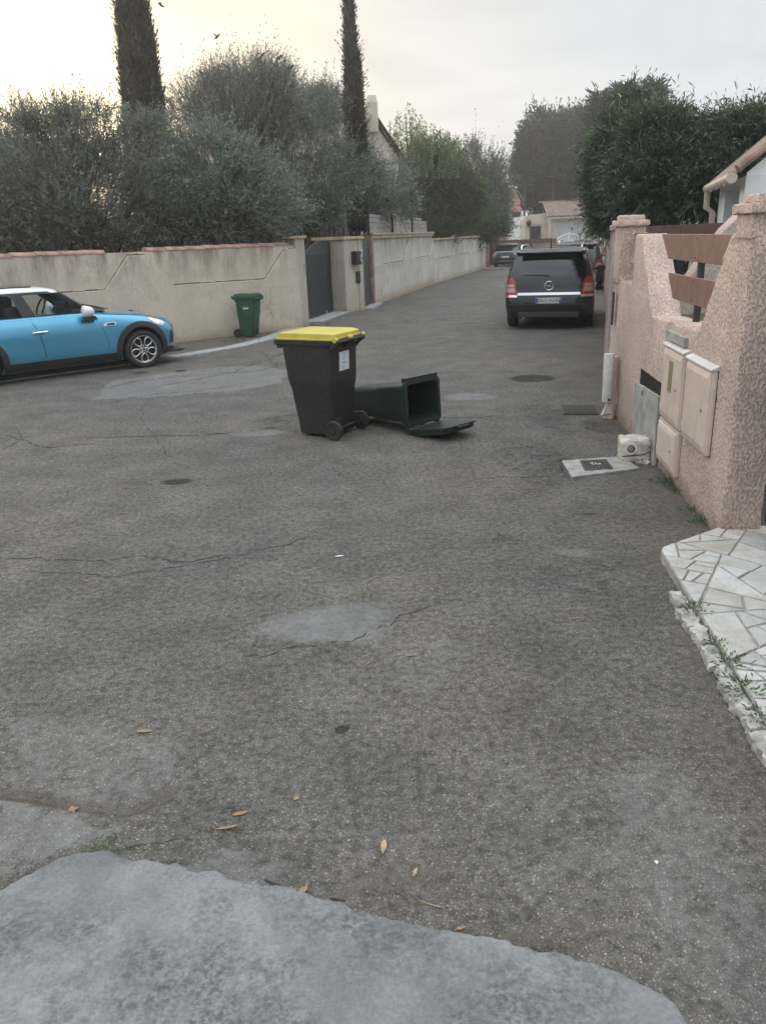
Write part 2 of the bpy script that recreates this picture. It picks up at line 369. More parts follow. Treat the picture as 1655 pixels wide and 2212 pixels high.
# ------------------------------------------------------------ road surface
def asphalt():
    m, nt, b = newmat('worn chip asphalt'); v = tco(nt)
    at_ = nt.nodes.new('ShaderNodeAttribute'); at_.attribute_name = 'wear_and_glare'; sp = nt.nodes.new('ShaderNodeSeparateColor'); nt.links.new(at_.outputs['Color'], sp.inputs[0])
    vo = nt.nodes.new('ShaderNodeTexVoronoi'); vo.inputs['Scale'].default_value = 120; vo.inputs['Randomness'].default_value = 1
    wv = nt.nodes.new('ShaderNodeVectorMath'); wv.operation = 'ADD'; wn = nt.nodes.new('ShaderNodeTexNoise'); wn.inputs['Scale'].default_value = 60; nt.links.new(v, wn.inputs['Vector'])
    ws = nt.nodes.new('ShaderNodeVectorMath'); ws.operation = 'SCALE'; ws.inputs['Scale'].default_value = .012; nt.links.new(wn.outputs['Color'], ws.inputs[0])
    nt.links.new(v, wv.inputs[0]); nt.links.new(ws.outputs[0], wv.inputs[1]); nt.links.new(wv.outputs[0], vo.inputs['Vector'])
    sc = nt.nodes.new('ShaderNodeSeparateColor'); nt.links.new(vo.outputs['Color'], sc.inputs[0])
    stone = _ramp(nt, sc.outputs[0], [(0, (.155, .149, .138)), (.45, (.195, .188, .175)), (.88, (.238, .229, .213)), (.98, (.37, .353, .325))])
    gap = _ramp(nt, vo.outputs['Distance'], [(.25, 1.), (.62, 0.)])
    c = _mix(nt, (.108, .101, .091), stone, gap)
    mid = _noise(nt, 2.2, 6, v, .62); big = _noise(nt, .45, 4, v)
    c = _mix(nt, c, _ramp(nt, mid, [(.3, .72), (.68, 1.2)]), 1., 'MULTIPLY'); c = _mix(nt, c, _ramp(nt, big, [(.3, (.86, .86, .87)), (.65, (1.13, 1.07, .97))]), 1., 'MULTIPLY')
    clump = _noise(nt, 26, 3, v, .6); c = _mix(nt, c, _ramp(nt, clump, [(.33, .58), (.6, 1.18)]), 1., 'MULTIPLY')
    fleck = _noise(nt, 75, 4, v, .7); c = _mix(nt, c, _ramp(nt, fleck, [(.3, .4), (.46, 1.), (.6, 1.0), (.72, 1.5)]), 1., 'MULTIPLY')
    # dark wet-looking spots and lighter scuffs, cement patches, brown dust, painted lens glare: all kept on the surface itself
    wob = _math(nt, 'MULTIPLY', _math(nt, 'SUBTRACT', _noise(nt, 9, 7, v, .78), .5), 1.1)
    d = _ramp(nt, _math(nt, 'ADD', sp.outputs[0], wob), [(.36, 0.), (.62, 1.)]); c = _mix(nt, c, _mix(nt, c, (.3, .3, .31), 1., 'MULTIPLY'), d)
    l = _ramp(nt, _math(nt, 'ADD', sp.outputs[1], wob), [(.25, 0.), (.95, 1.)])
    cem_and_glare = _mix(nt, (.2, .203, .205), (.28, .28, .276), _noise(nt, 40, 5, v, .7))
    c = _mix(nt, c, cem_and_glare, _math(nt, 'MULTIPLY', l, .78))
    br = _ramp(nt, _math(nt, 'ADD', sp.outputs[2], wob), [(.25, 0.), (.9, .75)]); c = _mix(nt, c, _mix(nt, (.1, .082, .062), (.19, .16, .125), _noise(nt, 50, 4, v)), br)
    nt.links.new(c, b.inputs['Base Color']); b.inputs['Roughness'].default_value = .85; b.inputs['Specular IOR Level'].default_value = .3
    hh = _math(nt, 'ADD', _math(nt, 'MULTIPLY', gap, _math(nt, 'SUBTRACT', 1., _math(nt, 'MULTIPLY', l, .75))), _math(nt, 'MULTIPLY', clump, 1.6))
    _bump(nt, b, hh, .8, .006); return m
ASPH = asphalt()
def P2(l): return [(gp(*p).x, gp(*p).y) for p in l]
def ell(px, py, rx, ry):
    c = gp(px, py); e = gp(px + rx, py); f = gp(px, py - ry); g_ = gp(px, py + ry)
    return c.x, c.y, abs(e.x - c.x), abs(f.y - g_.y) / 2
DARK = [(380, 1040, 42, 8, .75), (735, 1575, 20, 11, .95), (1150, 817, 62, 10, .75), (1290, 690, 50, 18, .35), (700, 1420, 160, 20, .35), (420, 1750, 60, 40, .3), (880, 1800, 60, 110, .3),
        (300, 805, 26, 4, .6), (390, 801, 14, 3, .8), (1300, 920, 60, 25, .5), (1150, 1000, 130, 70, .42), (1180, 900, 60, 50, .42), (1250, 1240, 150, 60, .38), (820, 1230, 260, 40, .34), (1240, 1220, 90, 25, .3), (1100, 1170, 60, 8, .45), (560, 1400, 120, 10, .4), (480, 1790, 90, 45, .4), (1290, 1330, 170, 40, .15), (620, 905, 110, 12, .45),
        (1262, 1110, 45, 3, .6), (905, 1268, 16, 4, .5), (545, 1415, 25, 6, .6), (870, 1560, 14, 5, .5)]
LIGHT = [(700, 1345, 170, 50, .62), (900, 1440, 150, 80, .35), (1240, 1195, 60, 12, .5), (1010, 858, 75, 9, .6), (560, 935, 80, 9, .6), (1000, 1330, 120, 30, .25), (250, 1700, 170, 60, .4), (80, 1800, 120, 60, .55), (1480, 1900, 200, 320, .42), (1250, 1850, 260, 250, .3), (420, 1880, 200, 40, .5), (700, 1700, 160, 90, .22), (470, 1840, 60, 14, .5), (960, 940, 50, 8, .3)]  # scuffs and pale patches; at lower right, lens glare painted into the tone
BROWN = [(1440, 1000, 40, 60, .5), (560, 1760, 50, 16, .35), (840, 1960, 180, 26, .6), (1150, 2060, 180, 22, .6), (350, 1890, 130, 14, .5), (1470, 1240, 60, 120, .45), (1480, 1430, 40, 120, .5), (1540, 1600, 60, 90, .4), (1330, 900, 40, 20, .5), (500, 745, 150, 20, .5), (760, 700, 60, 14, .6), (1000, 1790, 400, 200, .12)]
CEMENT = [P2([(185, 868), (330, 857), (500, 845), (602, 830), (630, 800), (560, 789), (420, 797), (250, 822)]), P2([(0, 1735), (150, 1765), (262, 1780), (150, 1830), (60, 1880), (0, 1900)]), P2([(60, 1560), (380, 1600), (350, 1700), (250, 1745), (120, 1725), (0, 1700), (0, 1580)])]
CRACKS = [([(0, 938), (60, 955), (110, 965), (190, 958), (250, 950)], .012), ([(40, 930), (55, 950)], .01), ([(180, 945), (330, 942), (450, 938), (560, 930), (640, 915)], .014),
          ([(230, 870), (330, 852), (460, 838), (560, 826)], .01), ([(0, 1203), (90, 1207), (200, 1217), (300, 1205), (420, 1210), (520, 1195)], .006), ([(60, 1232), (250, 1240), (380, 1225), (500, 1205), (700, 1150)], .004),
          ([(330, 838), (500, 805), (590, 772), (618, 760)], .012), ([(560, 758), (600, 790), (640, 812)], .009), ([(600, 790), (560, 800), (470, 806), (300, 822), (230, 840)], .014),
          ([(520, 1440), (640, 1400), (760, 1385), (860, 1340), (960, 1300)], .004), ([(1000, 1040), (1120, 1032), (1230, 1030)], .006), ([(1060, 1140), (1110, 1190)], .005), ([(1210, 985), (1228, 1030)], .02),
          ([(250, 1840), (400, 1800), (480, 1788)], .004), ([(50, 950), (0, 975)], .01), ([(560, 1880), (700, 1930), (800, 1950)], .01), ([(860, 870), (930, 905), (1100, 895)], .01), ([(390, 1010), (300, 900), (330, 850)], .004)]
CREVICE = P2([(0, 1716), (60, 1722), (130, 1735), (200, 1745), (268, 1757), (320, 1738), (362, 1708)])
def wear_and_glare(x, y):
    wx = x + .25 * (fbm(x * 2, y * 2, 3, 5) - .5) + .05 * (fbm(x * 11, y * 11, 2, 8) - .5); wy = y + .3 * (fbm(x * 2, y * 2, 3, 9) - .5) + .05 * (fbm(x * 11, y * 11, 2, 4) - .5)
    out = []
    for L_ in (DARK, LIGHT, BROWN):
        a = np.zeros(x.shape)
        for px, py, rx, ry, k in L_:
            cx, cy, ax, ay = ell(px, py, rx, ry)
            if k > .55 and rx < 70: q = np.hypot((x + .03 * (fbm(x * 9, y * 9, 2) - .5) - cx) / ax, (y - cy) / ay)
            else: q = np.hypot((wx - cx) / ax, (wy - cy) / ay)
            a = np.maximum(a, k * (1 - sstep(.55, 1.25, q)))
        out.append(a)
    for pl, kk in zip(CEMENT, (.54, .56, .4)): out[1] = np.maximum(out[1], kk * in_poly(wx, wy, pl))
    # dirt gathered along the crevice, the right-hand wall foot and the kerb
    out[2] = np.maximum(out[2], .8 * (1 - sstep(.01, .06, seg_dist(x, y, CREVICE))))
    out[0] = np.maximum(out[0], .8 * (1 - sstep(.0, .022, seg_dist(x, y, CREVICE))))
    wd = seg_dist(x, y, [(2.2, 4.8), (2.62, 8.95), (4.1, 14.2), (6.0, 21.), (8.7, 31.)])
    out[2] = np.maximum(out[2], .55 * (1 - sstep(.05, .5, wd)))
    return out
def grid_mesh(name, xs_of, ys, n, zf, mat):
    V = []; us = np.linspace(0, 1, n)
    X = np.array([xs_of(y)[0] + (xs_of(y)[1] - xs_of(y)[0]) * us for y in ys]); Y = np.repeat(np.array(ys)[:, None], n, 1)
    Z = zf(X, Y); V = np.stack([X, Y, Z], -1).reshape(-1, 3); i = np.arange(len(ys) - 1)[:, None] * n + np.arange(n - 1)[None]; i = i.ravel()
    o = npmesh(name, V, np.stack([i, i + 1, i + n + 1, i + n], -1), mat); shade(o.data, 180); return o, X.ravel(), Y.ravel()
ys = list(1.0 * np.exp(np.linspace(0, math.log(62), 760)))
def road_z(X, Y):
    z = -.008 * np.maximum(0, Y - 18) + .010 * (fbm(X * 1.2, Y * 1.2, 3, 3) - .5) + .004 * (fbm(X * 9, Y * 9, 3, 2) - .5)
    z = z - .025 * (1 - sstep(.0, .035, seg_dist(X, Y, CREVICE)))
    for px, py, rx, ry in ((735, 1575, 20, 11), (380, 1040, 40, 8)):
        cx, cy, ax, ay = ell(px, py, rx, ry); z = z - .008 * (1 - sstep(.3, 1.1, np.hypot((X - cx) / ax, (Y - cy) / ay)))
    return z
road, RX, RY = grid_mesh('road', lambda y: (-.75 * y - .8, .62 * y + .8), ys, 300, road_z, ASPH); struct(road)
w_ = wear_and_glare(RX, RY); ca = road.data.color_attributes.new('wear_and_glare', 'FLOAT_COLOR', 'POINT')
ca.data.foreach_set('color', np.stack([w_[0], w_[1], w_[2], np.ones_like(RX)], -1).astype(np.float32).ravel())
ys2 = [-30, 0, 18, 40, 62, 120, 400, 1500]
gmat = pbr('dry ground', (.16, .145, .12), .95, var=.25, scale=1.5, bump=.4)
gr, _, _ = grid_mesh('ground', lambda y: (-900, 900), ys2, 30, lambda X, Y: -.008 * np.maximum(0, np.minimum(Y, 120) - 18) - .05, gmat); struct(gr)

# cracks in the asphalt: thin sunk ribbons of dark tar and dust
def crack_ribbons():
    mb = MB()
    for pts, w in CRACKS:
        P = [Vector(p) for p in P2(pts)]; Q = []
        for a, b in zip(P[:-1], P[1:]):
            n = max(2, int((b - a).length / .035)); 
            for i in range(n): Q.append(a.lerp(b, i / n))
        off = 0; prev = None
        for i, q in enumerate(Q[:-1]):
            t = (Q[i + 1] - q).normalized(); nn = Vector((-t.y, t.x)); off = off * .86 + random.gauss(0, .012) ; c = q + nn * off
            ww = w * (.25 + .75 * random.random()) * min(1, (i + 1) / 6, (len(Q) - i) / 6) * 1.15
            l = c + nn * ww; r = c - nn * ww
            if prev and random.random() > .1:
                a, b = prev; z = lambda p: float(road_z(np.array([p.x]), np.array([p.y]))[0]) + .0025
                mb.add([(a.x, a.y, z(a)), (b.x, b.y, z(b)), (r.x, r.y, z(r)), (l.x, l.y, z(l))], [(0, 1, 2, 3)])
            prev = (l, r)
    return mb
struct(crack_ribbons().build('road_cracks', pbr('crack filth', (.03, .027, .024), .95, var=.3, scale=30)))

# near concrete apron
AP = [(-300, 2010), (-120, 1965), (0, 1935), (60, 1890), (150, 1850), (230, 1838), (330, 1850), (480, 1885), (600, 1908), (720, 1945), (800, 1975), (900, 2003), (1000, 2010), (1150, 2045), (1300, 2082), (1390, 2115), (1440, 2145), (1480, 2200), (1500, 2260)]
APW = P2(AP)
def apron():
    ax = [p[0] for p in APW]; ay = [p[1] for p in APW]
    n = 330; xs = np.linspace(-1.9, 1.3, n); yy = np.linspace(.6, 2.35, 200); X, Y = np.meshgrid(xs, yy)
    B = np.interp(X, ax, ay) + .075 * (fbm(X * 5, Y * 5, 5, 11) - .5) + .035 * (fbm(X * 24, Y * 24, 3, 12) - .5)
    e = B - Y; e = np.minimum(e, (1.2 - X) * 1.2 + .08 * fbm(X * 9, Y * 9, 3))
    Z = -.03 + .062 * sstep(-.02, .045, e) + .02 * sstep(.04, .5, e) + .012 * (fbm(X * 6, Y * 6, 4, 21) - .5) + .007 * (fbm(X * 45, Y * 45, 3, 22) - .5)
    V = np.stack([X, Y, Z], -1).reshape(-1, 3); i = (np.arange(len(yy) - 1)[:, None] * n + np.arange(n - 1)[None]).ravel()
    m, nt, b = newmat('rough cement screed'); v = tco(nt)
    n1 = _noise(nt, 48, 6, v, .74); n2 = _noise(nt, 3.2, 5, v, .6); n3 = _noise(nt, 90, 3, v, .6)
    c = _mix(nt, (.085, .087, .086), (.245, .246, .242), _ramp(nt, n1, [(.4, 0.), (.62, 1.)]))
    c = _mix(nt, c, (.27, .27, .265), _ramp(nt, n2, [(.4, 0.), (.6, .85)])); c = _mix(nt, c, _ramp(nt, n3, [(.3, .8), (.6, 1.05)]), 1., 'MULTIPLY')
    nt.links.new(c, b.inputs['Base Color']); b.inputs['Roughness'].default_value = .85
    n4 = _noise(nt, 1.1, 6, v, .7); c = _mix(nt, c, (.1, .104, .106), _ramp(nt, n4, [(.44, 0.), (.6, .55)]))
    nt.links.new(c, b.inputs['Base Color']); _bump(nt, b, _math(nt, 'ADD', n1, n3), .9, .006)
    o = npmesh('concrete_apron', V, np.stack([i, i + 1, i + n + 1, i + n], -1), m); shade(o.data, 180); struct(o)
apron()

# marble crazy-paving slab in front of the pink pillar, with its broken kerb
def clip_poly(poly, p, n):
    a = []; 
    for i in range(len(poly)):
        c, d = poly[i], poly[(i + 1) % len(poly)]; dc = (c - p).dot(n); dd = (d - p).dot(n)
        if dc <= 0: a.append(c)
        if dc * dd < 0: a.append(c.lerp(d, dc / (dc - dd)))
    return a
def area(p): return abs(sum(p[i].x * p[(i + 1) % len(p)].y - p[(i + 1) % len(p)].x * p[i].y for i in range(len(p)))) / 2
def inset(poly, d):
    A = sum(poly[i].x * poly[(i + 1) % len(poly)].y - poly[(i + 1) % len(poly)].x * poly[i].y for i in range(len(poly))); s = 1 if A > 0 else -1; out = poly
    for i in range(len(poly)):
        a, b = poly[i], poly[(i + 1) % len(poly)]; t = (b - a)
        if t.length < 1e-5: continue
        t.normalize(); n = Vector((t.y, -t.x)) * s; out = clip_poly(out, a - n * d, n)
        if len(out) < 3: return []
    return out
def marble():
    rs = random.Random(23); zt = .06
    c0 = gp(1420, 1180, zt); c1 = gp(1655, 1560, zt); c2 = gp(1572, 1135, zt)
    e = (c1 - c0).normalized(); far = c0 + e * 4.2
    poly = [Vector((c0.x + .03, c0.y - .01)), Vector((c2.x, c2.y + .02)), Vector((2.6, 4.83)), Vector((3.9, 4.7)), Vector((3.9, .3)), Vector((far.x, far.y)), Vector((c0.x, c0.y - .06))]
    MB().prism([(p.x, p.y) for p in poly], -.04, zt - .006).build('pavement', M['mortar'], sub=.05, jitter=.003).__setitem__('kind', 'structure')
    mb = MB()
    def split(pl, depth):
        A = area(pl)
        if A < .02 or (A < .12 and rs.random() < .45) or depth > 11:
            q = inset(pl, .004 + .007 * rs.random())
            if len(q) >= 3 and area(q) > .0012:
                h = zt + rs.uniform(-.0015, .0025); mb.prism([(p.x, p.y) for p in q], zt - .02, h)
            return
        c = sum(pl, Vector((0, 0))) / len(pl); ds = [(b - a) for a, b in zip(pl, pl[1:] + pl[:1])]; L = max(ds, key=lambda d: d.length)
        an = atan2(L.y, L.x) + pi / 2 + rs.gauss(0, .38); n = Vector((cos(an + pi / 2), sin(an + pi / 2))); c = c + L * rs.uniform(-.16, .16)
        for s in (1, -1):
            q = clip_poly(pl, c, n * s)
            if len(q) >= 3: split(q, depth + 1)
    split(poly, 0)
    st = mb.build('paving_stones', M['marble'], bevel=.002); struct(st)
    # broken white kerb stones along the outer edge
    n = Vector((-e.y, e.x, 0)) if e.x * 0 - 1 * 0 == 0 else None; n = Vector((e.y, -e.x, 0)); 
    if n.x > 0: n = -n
    s = .62; k = 0; mk = MB()
    while s < 3.6:
        L = rs.uniform(.1, .26); w = rs.uniform(.055, .085)
        h = .045; c = c0 + e * (s + L / 2) + n * (w / 2 + .002)
        mk.box((c.x, c.y, h / 2 - .02 + rs.uniform(-.014, .006)), (w, L - .012, h + .04), atan2(e.y, e.x) - pi / 2 + rs.gauss(0, .03)); s += L
    struct(mk.build('kerb', M['kerb'], sub=.025, jitter=.0045, smooth=True, angle=60))
marble()

# left kerb strip curving to the gate
def strip(pts, w, z0, z1, mat, name):
    P = []; pts = [Vector(p) for p in pts]
    for a, b in zip(pts[:-1], pts[1:]):
        for i in range(12): P.append(a.lerp(b, i / 12))
    P.append(pts[-1])
    for _ in range(14): P = [P[0]] + [(P[i - 1] + P[i] * 2 + P[i + 1]) / 4 for i in range(1, len(P) - 1)] + [P[-1]]
    L, R_ = [], []
    for i, p in enumerate(P):
        t = (P[min(i + 1, len(P) - 1)] - P[max(i - 1, 0)]).normalized(); n = Vector((-t.y, t.x)); L.append(p + n * w / 2); R_.append(p - n * w / 2)
    mb = MB()
    for i in range(len(P) - 1):
        g_ = .004 if i % 6 else .012
        q = [L[i].lerp(L[i + 1], 0), L[i].lerp(L[i + 1], 1 - g_), R_[i].lerp(R_[i + 1], 1 - g_), R_[i]]
        zb = gz(P[i].y); mb.prism([(v.x, v.y) for v in q], zb + z0, zb + z1)
    return mb.build(name, mat)
struct(strip([(-8.6, 10.35), (-6.3, 12.25), (-3.9, 14.3), (-3.3, 14.9), (-2.75, 15.6), (-2.3, 16.6), (-2.02, 17.9), (-1.75, 19.2)], .34, -.03, .03, M['kerb_grey'], 'kerb'))

# drain grate and manhole on the right
def drain():
    a, b, c, d = [gp(*p) for p in ((1222, 873), (1291, 873), (1285, 900), (1214, 900))]
    t = thing('drain_grate', 'ribbed rusty iron drain grate set in the asphalt by the white service post', 'drain grate', ((a + c) / 2), atan2(b.y - a.y, b.x - a.x))
    MB().b2(-.19, .19, -.24, .24, -.03, .010).build('frame', M['iron'], t, bevel=.004)
    mb = MB()
    for i in range(22): mb.b2(-.175 + i * .0162, -.175 + i * .0162 + .009, -.22, .22, .008, .020)
    mb.b2(-.175, .175, -.02, .02, .008, .021); mb.build('grille', M['iron'], t)
drain()
def manhole():
    a, b, c, d = [gp(*p, .03) for p in ((1214, 992), (1345, 982), (1382, 1008), (1236, 1027))]
    t = thing('water_meter_cover', 'small square iron cover set in a pale cement slab beside the broken block', 'manhole cover', (0, 0, 0))
    MB().prism([(p.x, p.y) for p in (a, b, c, d)], -.04, .018).build('slab', M['cement'], t, sub=.05, jitter=.0015)
    q = [gp(*p, .03) for p in ((1252, 992), (1310, 989), (1326, 1010), (1264, 1014))]
    MB().prism([(p.x, p.y) for p in q], .0, .022).build('cover', M['iron'], t, bevel=.003)
    m = sum(q, Vector()) / 4; ex = (q[1] - q[0]).normalized(); ey = (q[3] - q[0]).normalized(); mb = MB()
    for i in range(-3, 4):
        for j in range(-4, 5):
            if random.random() < .8: p = m + ex * i * .03 + ey * j * .03; mb.box((p.x, p.y, .0235), (.014, .008, .004), random.choice((.3, -.7)))
    mb.build('studs', M['iron'], t)
    mb = MB()
    for i in range(9): p = m + ex * random.uniform(-.035, .05) + ey * random.uniform(-.03, .02); mb.box((p.x, p.y, .027), (random.uniform(.01, .035), random.uniform(.006, .02), .003), random.random() * 3)
    mb.build('paint_mark', M['white_metal'], t)
manhole()
# ------------------------------------------------------------ walls
M['ledge_dirt_shade'] = pbr('ledge dirt and shade', (.085, .075, .058), .95, var=.4, scale=9)
def frame(name, label, cat, A, d, group=None): return thing(name, label, cat, (A[0], A[1], A[2] if len(A) > 2 else 0), atan2(d[1], d[0]), group)
# pink wall on the right: local x runs away along the street, local y points to the LEFT of travel (towards the street)
WA, WD = (2.20, 4.80), (.1016, .9948)
def cap(t, x0, x1, y0, y1, z, name='cap', h=.055, m=None):
    m = m or M['pink_fine']
    c = MB().b2(x0 - .035, x1 + .035, y0 - .035, y1 + .035, z, z + h).b2(x0 + .01, x1 - .01, y0 + .01, y1 - .01, z + h, z + h * 1.9)
    return c.build(name, m, t, bevel=.012, sub=.06, jitter=.003, smooth=True, angle=50)
def pink_wall():
    t = frame('garden_wall', 'salmon pink rough rendered garden wall with brown boards set in its sloping openings', 'wall', WA, WD)
    T = .26; y0, y1 = -T, 0.
    out = [(.0, -.1), (4.2, -.1), (4.2, 1.9), (3.88, 1.9), (3.86, 1.42), (3.24, 1.42), (3.2, 1.88), (2.95, 1.88), (2.32, 1.2), (.88, 1.24), (.40, 1.89), (.0, 1.89)]
    MB().prism(out, y0, y1, axis='y').build('wall', M['pink_wall'], t, bevel=.025, sub=.09, jitter=.0035, smooth=True, angle=50)
    MB().b2(0., .28, -T - .01, .012, 1.86, 2.0).build('pillar_head', M['pink_wall'], t, bevel=.01)
    cap(t, 0., .28, -T, .0, 2.0)
    MB().b2(3.88, 4.2, -.24, .012, 1.38, 1.96).build('pillar_head', M['pink_wall'], t, bevel=.015, sub=.08, jitter=.003, smooth=True, angle=50)
    cap(t, 3.88, 4.2, -.24, .01, 1.96)
    # boards and their steel uprights
    yb = -.15
    for q in ([(.36, 1.675), (2.45, 1.675), (2.75, 1.88), (.36, 1.88)], [(.52, 1.355), (2.2, 1.355), (2.42, 1.56), (.48, 1.56)]):
        b = MB().prism(q, yb - .012, yb + .012, axis='y').build('board', M['board_brown'], t, bevel=.003)
        sc = MB()
        for x in (.72, 1.62):
            for z in (q[0][1] + .03, q[2][1] - .03): sc.lathe([(.007, yb + .012), (.006, yb + .016)], 8, Matrix.Translation((x, 0, z)), 'y')
        sc.build('screw', M['iron'], b)
    for q in ([(3.2, 1.70), (3.9, 1.70), (3.9, 1.89), (3.2, 1.89)], [(3.2, 1.44), (3.9, 1.44), (3.9, 1.62), (3.2, 1.62)]):
        MB().prism(q, yb - .012, yb + .012, axis='y').build('board', M['board_brown'], t, bevel=.003)
    for x in (.74, 1.62): MB().b2(x - .025, x + .025, yb - .06, yb - .015, 1.16, 1.86).build('upright', M['trim'], t, bevel=.003)
    # black letter slot beside the second pillar
    s = MB().b2(3.90, 3.98, .03, .042, .95, 1.3).build('letter_slot', M['black_pl'], t, bevel=.004)
    # concrete panel leaning in the wall over a dark meter hole
    MB().b2(1.66, 2.56, -.03, .004, .05, .70).build('meter_recess', M['dark'], t)
    return t
pink_wall()
def slab():
    t = frame('cement_panel', 'grey cement panel closing the hole low in the pink wall', 'panel', WA, WD)
    MB().prism([(1.70, .0), (2.58, .03), (2.62, .56), (1.72, .60)], .008, .035, axis='y').build('panel', M['cement_slab'], t, bevel=.003, sub=.08, jitter=.0012)
    MB().b2(2.28, 2.31, .034, .038, .5, .54).build('finger_hole', M['dark'], t)
slab()
def meter(x0, x1, z0, z1, label, top=True, lab=False):
    t = frame('meter_box', label, 'meter box', WA, WD, 'meter boxes in the pink wall')
    MB().b2(x0, x1, -.02, .035, z0, z1).build('housing', M['box_pl'], t, bevel=.006)
    w = x1 - x0
    def ring(i, y): return [(x0 + i, y, z0 + i), (x1 - i, y, z0 + i), (x1 - i, y, z1 - i), (x0 + i, y, z1 - i)]
    MB().loft([ring(.02, .0355), ring(.026, .046), ring(.06, .056)]).build('door', M['box_pl'], t, bevel=.003)
    MB().lathe([(.012, .0565), (.011, .060)], 3, Matrix.Translation((x0 + .035 + w * .14, 0, (z0 + z1) / 2)), 'y').build('lock', M['trim'], t)
    for zz in (z0 + .09, z1 - .09): MB().b2(x1 - .022, x1 - .006, .036, .046, zz - .025, zz + .025).build('hinge', M['box_pl'], t, bevel=.003)
    MB().b2(x0 - .004, x1 + .004, -.01, .0065, z0 - .005, z1 + .004).build('shadow_gap', M['ledge_dirt_shade'], t)
    if top: MB().prism([(.0, z1), (.055, z1), (.05, z1 + .012), (.0, z1 + .03)], x0 - .01, x1 + .01, axis='x').build('rain_lip', M['box_top'], t, bevel=.003)
    if lab: MB().b2(x0 + .24, x0 + .34,   .056, .060, z1 - .33, z1 - .09).build('plate', M['olive_label'], t)
    return t
b1 = meter(1.02, 1.62, .47, 1.05, 'taller beige meter box with an olive plate on its door', lab=True)
MB().b2(1.1, 1.66, -.01, .03, 1.09, 1.16).build('cement_lintel', M['cement_slab'], b1, bevel=.004, jitter=.001)
meter(.34, .95, .46, 1.04, 'plain beige meter box nearest the pillar, right of the one with the olive plate')
meter(1.03, 1.62, .10, .455, 'short beige meter box directly below the one with the olive plate', top=False)
# near pillar return and gate beside it (the gate is set back from the street)
g_ = frame('driveway_gate', 'dark green grey metal gate just showing beside the nearest pink pillar', 'gate', WA, WD)
MB().b2(-3.2, -.01, -.31, -.27, .12, 1.85).build('panel', M['gate_grey'], g_, bevel=.004)
MB().b2(-3.2, -.01, -.268, -.255, 1.2, 1.26).build('rail', M['gate_grey'], g_)
# service post: grey-white box on a beige conduit with its broken cover
def service():
    c = Vector((2.50, 8.38, 0)); t = thing('service_post', 'beige conduit post with a white plastic casing strapped to it', 'service post', c)
    MB().lathe([(.05, 0), (.05, .62), (.047, .66), (.0, .68)], 20).build('conduit', M['box_pl'], t, smooth=True)
    prof = [(.055 * cos(a), .05 * sin(a)) for a in np.linspace(0, 2 * pi, 21)[:-1]]
    MB().prism([(x - .055, y - .05) for x, y in prof], .19, .70).build('casing', M['box_top'], t, bevel=.006, smooth=True)
    MB().box((-.05, -.102, .22), (.02, .01, .025)).build('screw', M['iron'], t)
    MB().box((.09, .03, .33), (.02, .03, .66)).build('pipe', M['box_pl'], t, bevel=.004)
    c2 = Vector((2.435, 8.36, 0)); u = thing('broken_cover', 'broken cream plastic cover leaning below the white casing', 'plastic cover', c2 + Vector((0, 0, .0)))
    Mx = Matrix.Rotation(.42, 4, 'Y') @ Matrix.Rotation(-.1, 4, 'X')
    MB().prism([(-.045, .02), (.0, -.005), (.05, .05), (.055, .24), (-.05, .245)], -.02, .02, Mx, axis='y').build('shell', M['box_top'], u, bevel=.006)
    MB().tube([(-.03, -.025, .04), (.06, -.03, .05), (.12, .02, .09)], .004, 6).build('wire', M['trim'], u)
service()
def block():
    c = gp(1368, 993); t = thing('broken_block', 'broken whitewashed cement block with a round pipe end in its face', 'cement block', c, radians(-8))
    MB().b2(-.125, .125, -.1, .14, -.01, .20).build('body', pbr('lime washed cement', (.52, .48, .4), .9, var=.3, scale=14, bump=.8, bscale=40), t, bevel=.03, sub=.03, jitter=.004, smooth=True, angle=60)
    MB().lathe([(.055, -.115), (.055, -.1), (.05, -.09)], 24, Matrix.Translation((-.045, 0, .13)), 'y').build('collar', M['box_top'], t, smooth=True)
    MB().lathe([(.031, -.119), (.033, -.112)], 20, Matrix.Translation((-.045, 0, .13)), 'y').build('hole', M['dark'], t)
    MB().lathe([(.02, -.128), (.024, -.118)], 16, Matrix.Translation((-.047, 0, .13)), 'y').build('plug', M['steel'], t)
    MB().tube([(-.12, -.105, .06), (-.03, -.104, .065), (.06, -.105, .075), (.12, -.1, .1)], .004, 5).build('crack', M['dark'], t)
block()
r_ = thing('rubble_piece', 'small white lump of broken plaster lying in front of the cement panel', 'rubble', gp(1388, 1000))
MB().box((0, 0, .02), (.09, .06, .045), .4).build('lump', M['kerb'], r_, sub=.02, jitter=.006)
MB().box((.03, -.03, .01), (.04, .04, .03), .9).build('chip', M['kerb'], r_, sub=.02, jitter=.004)

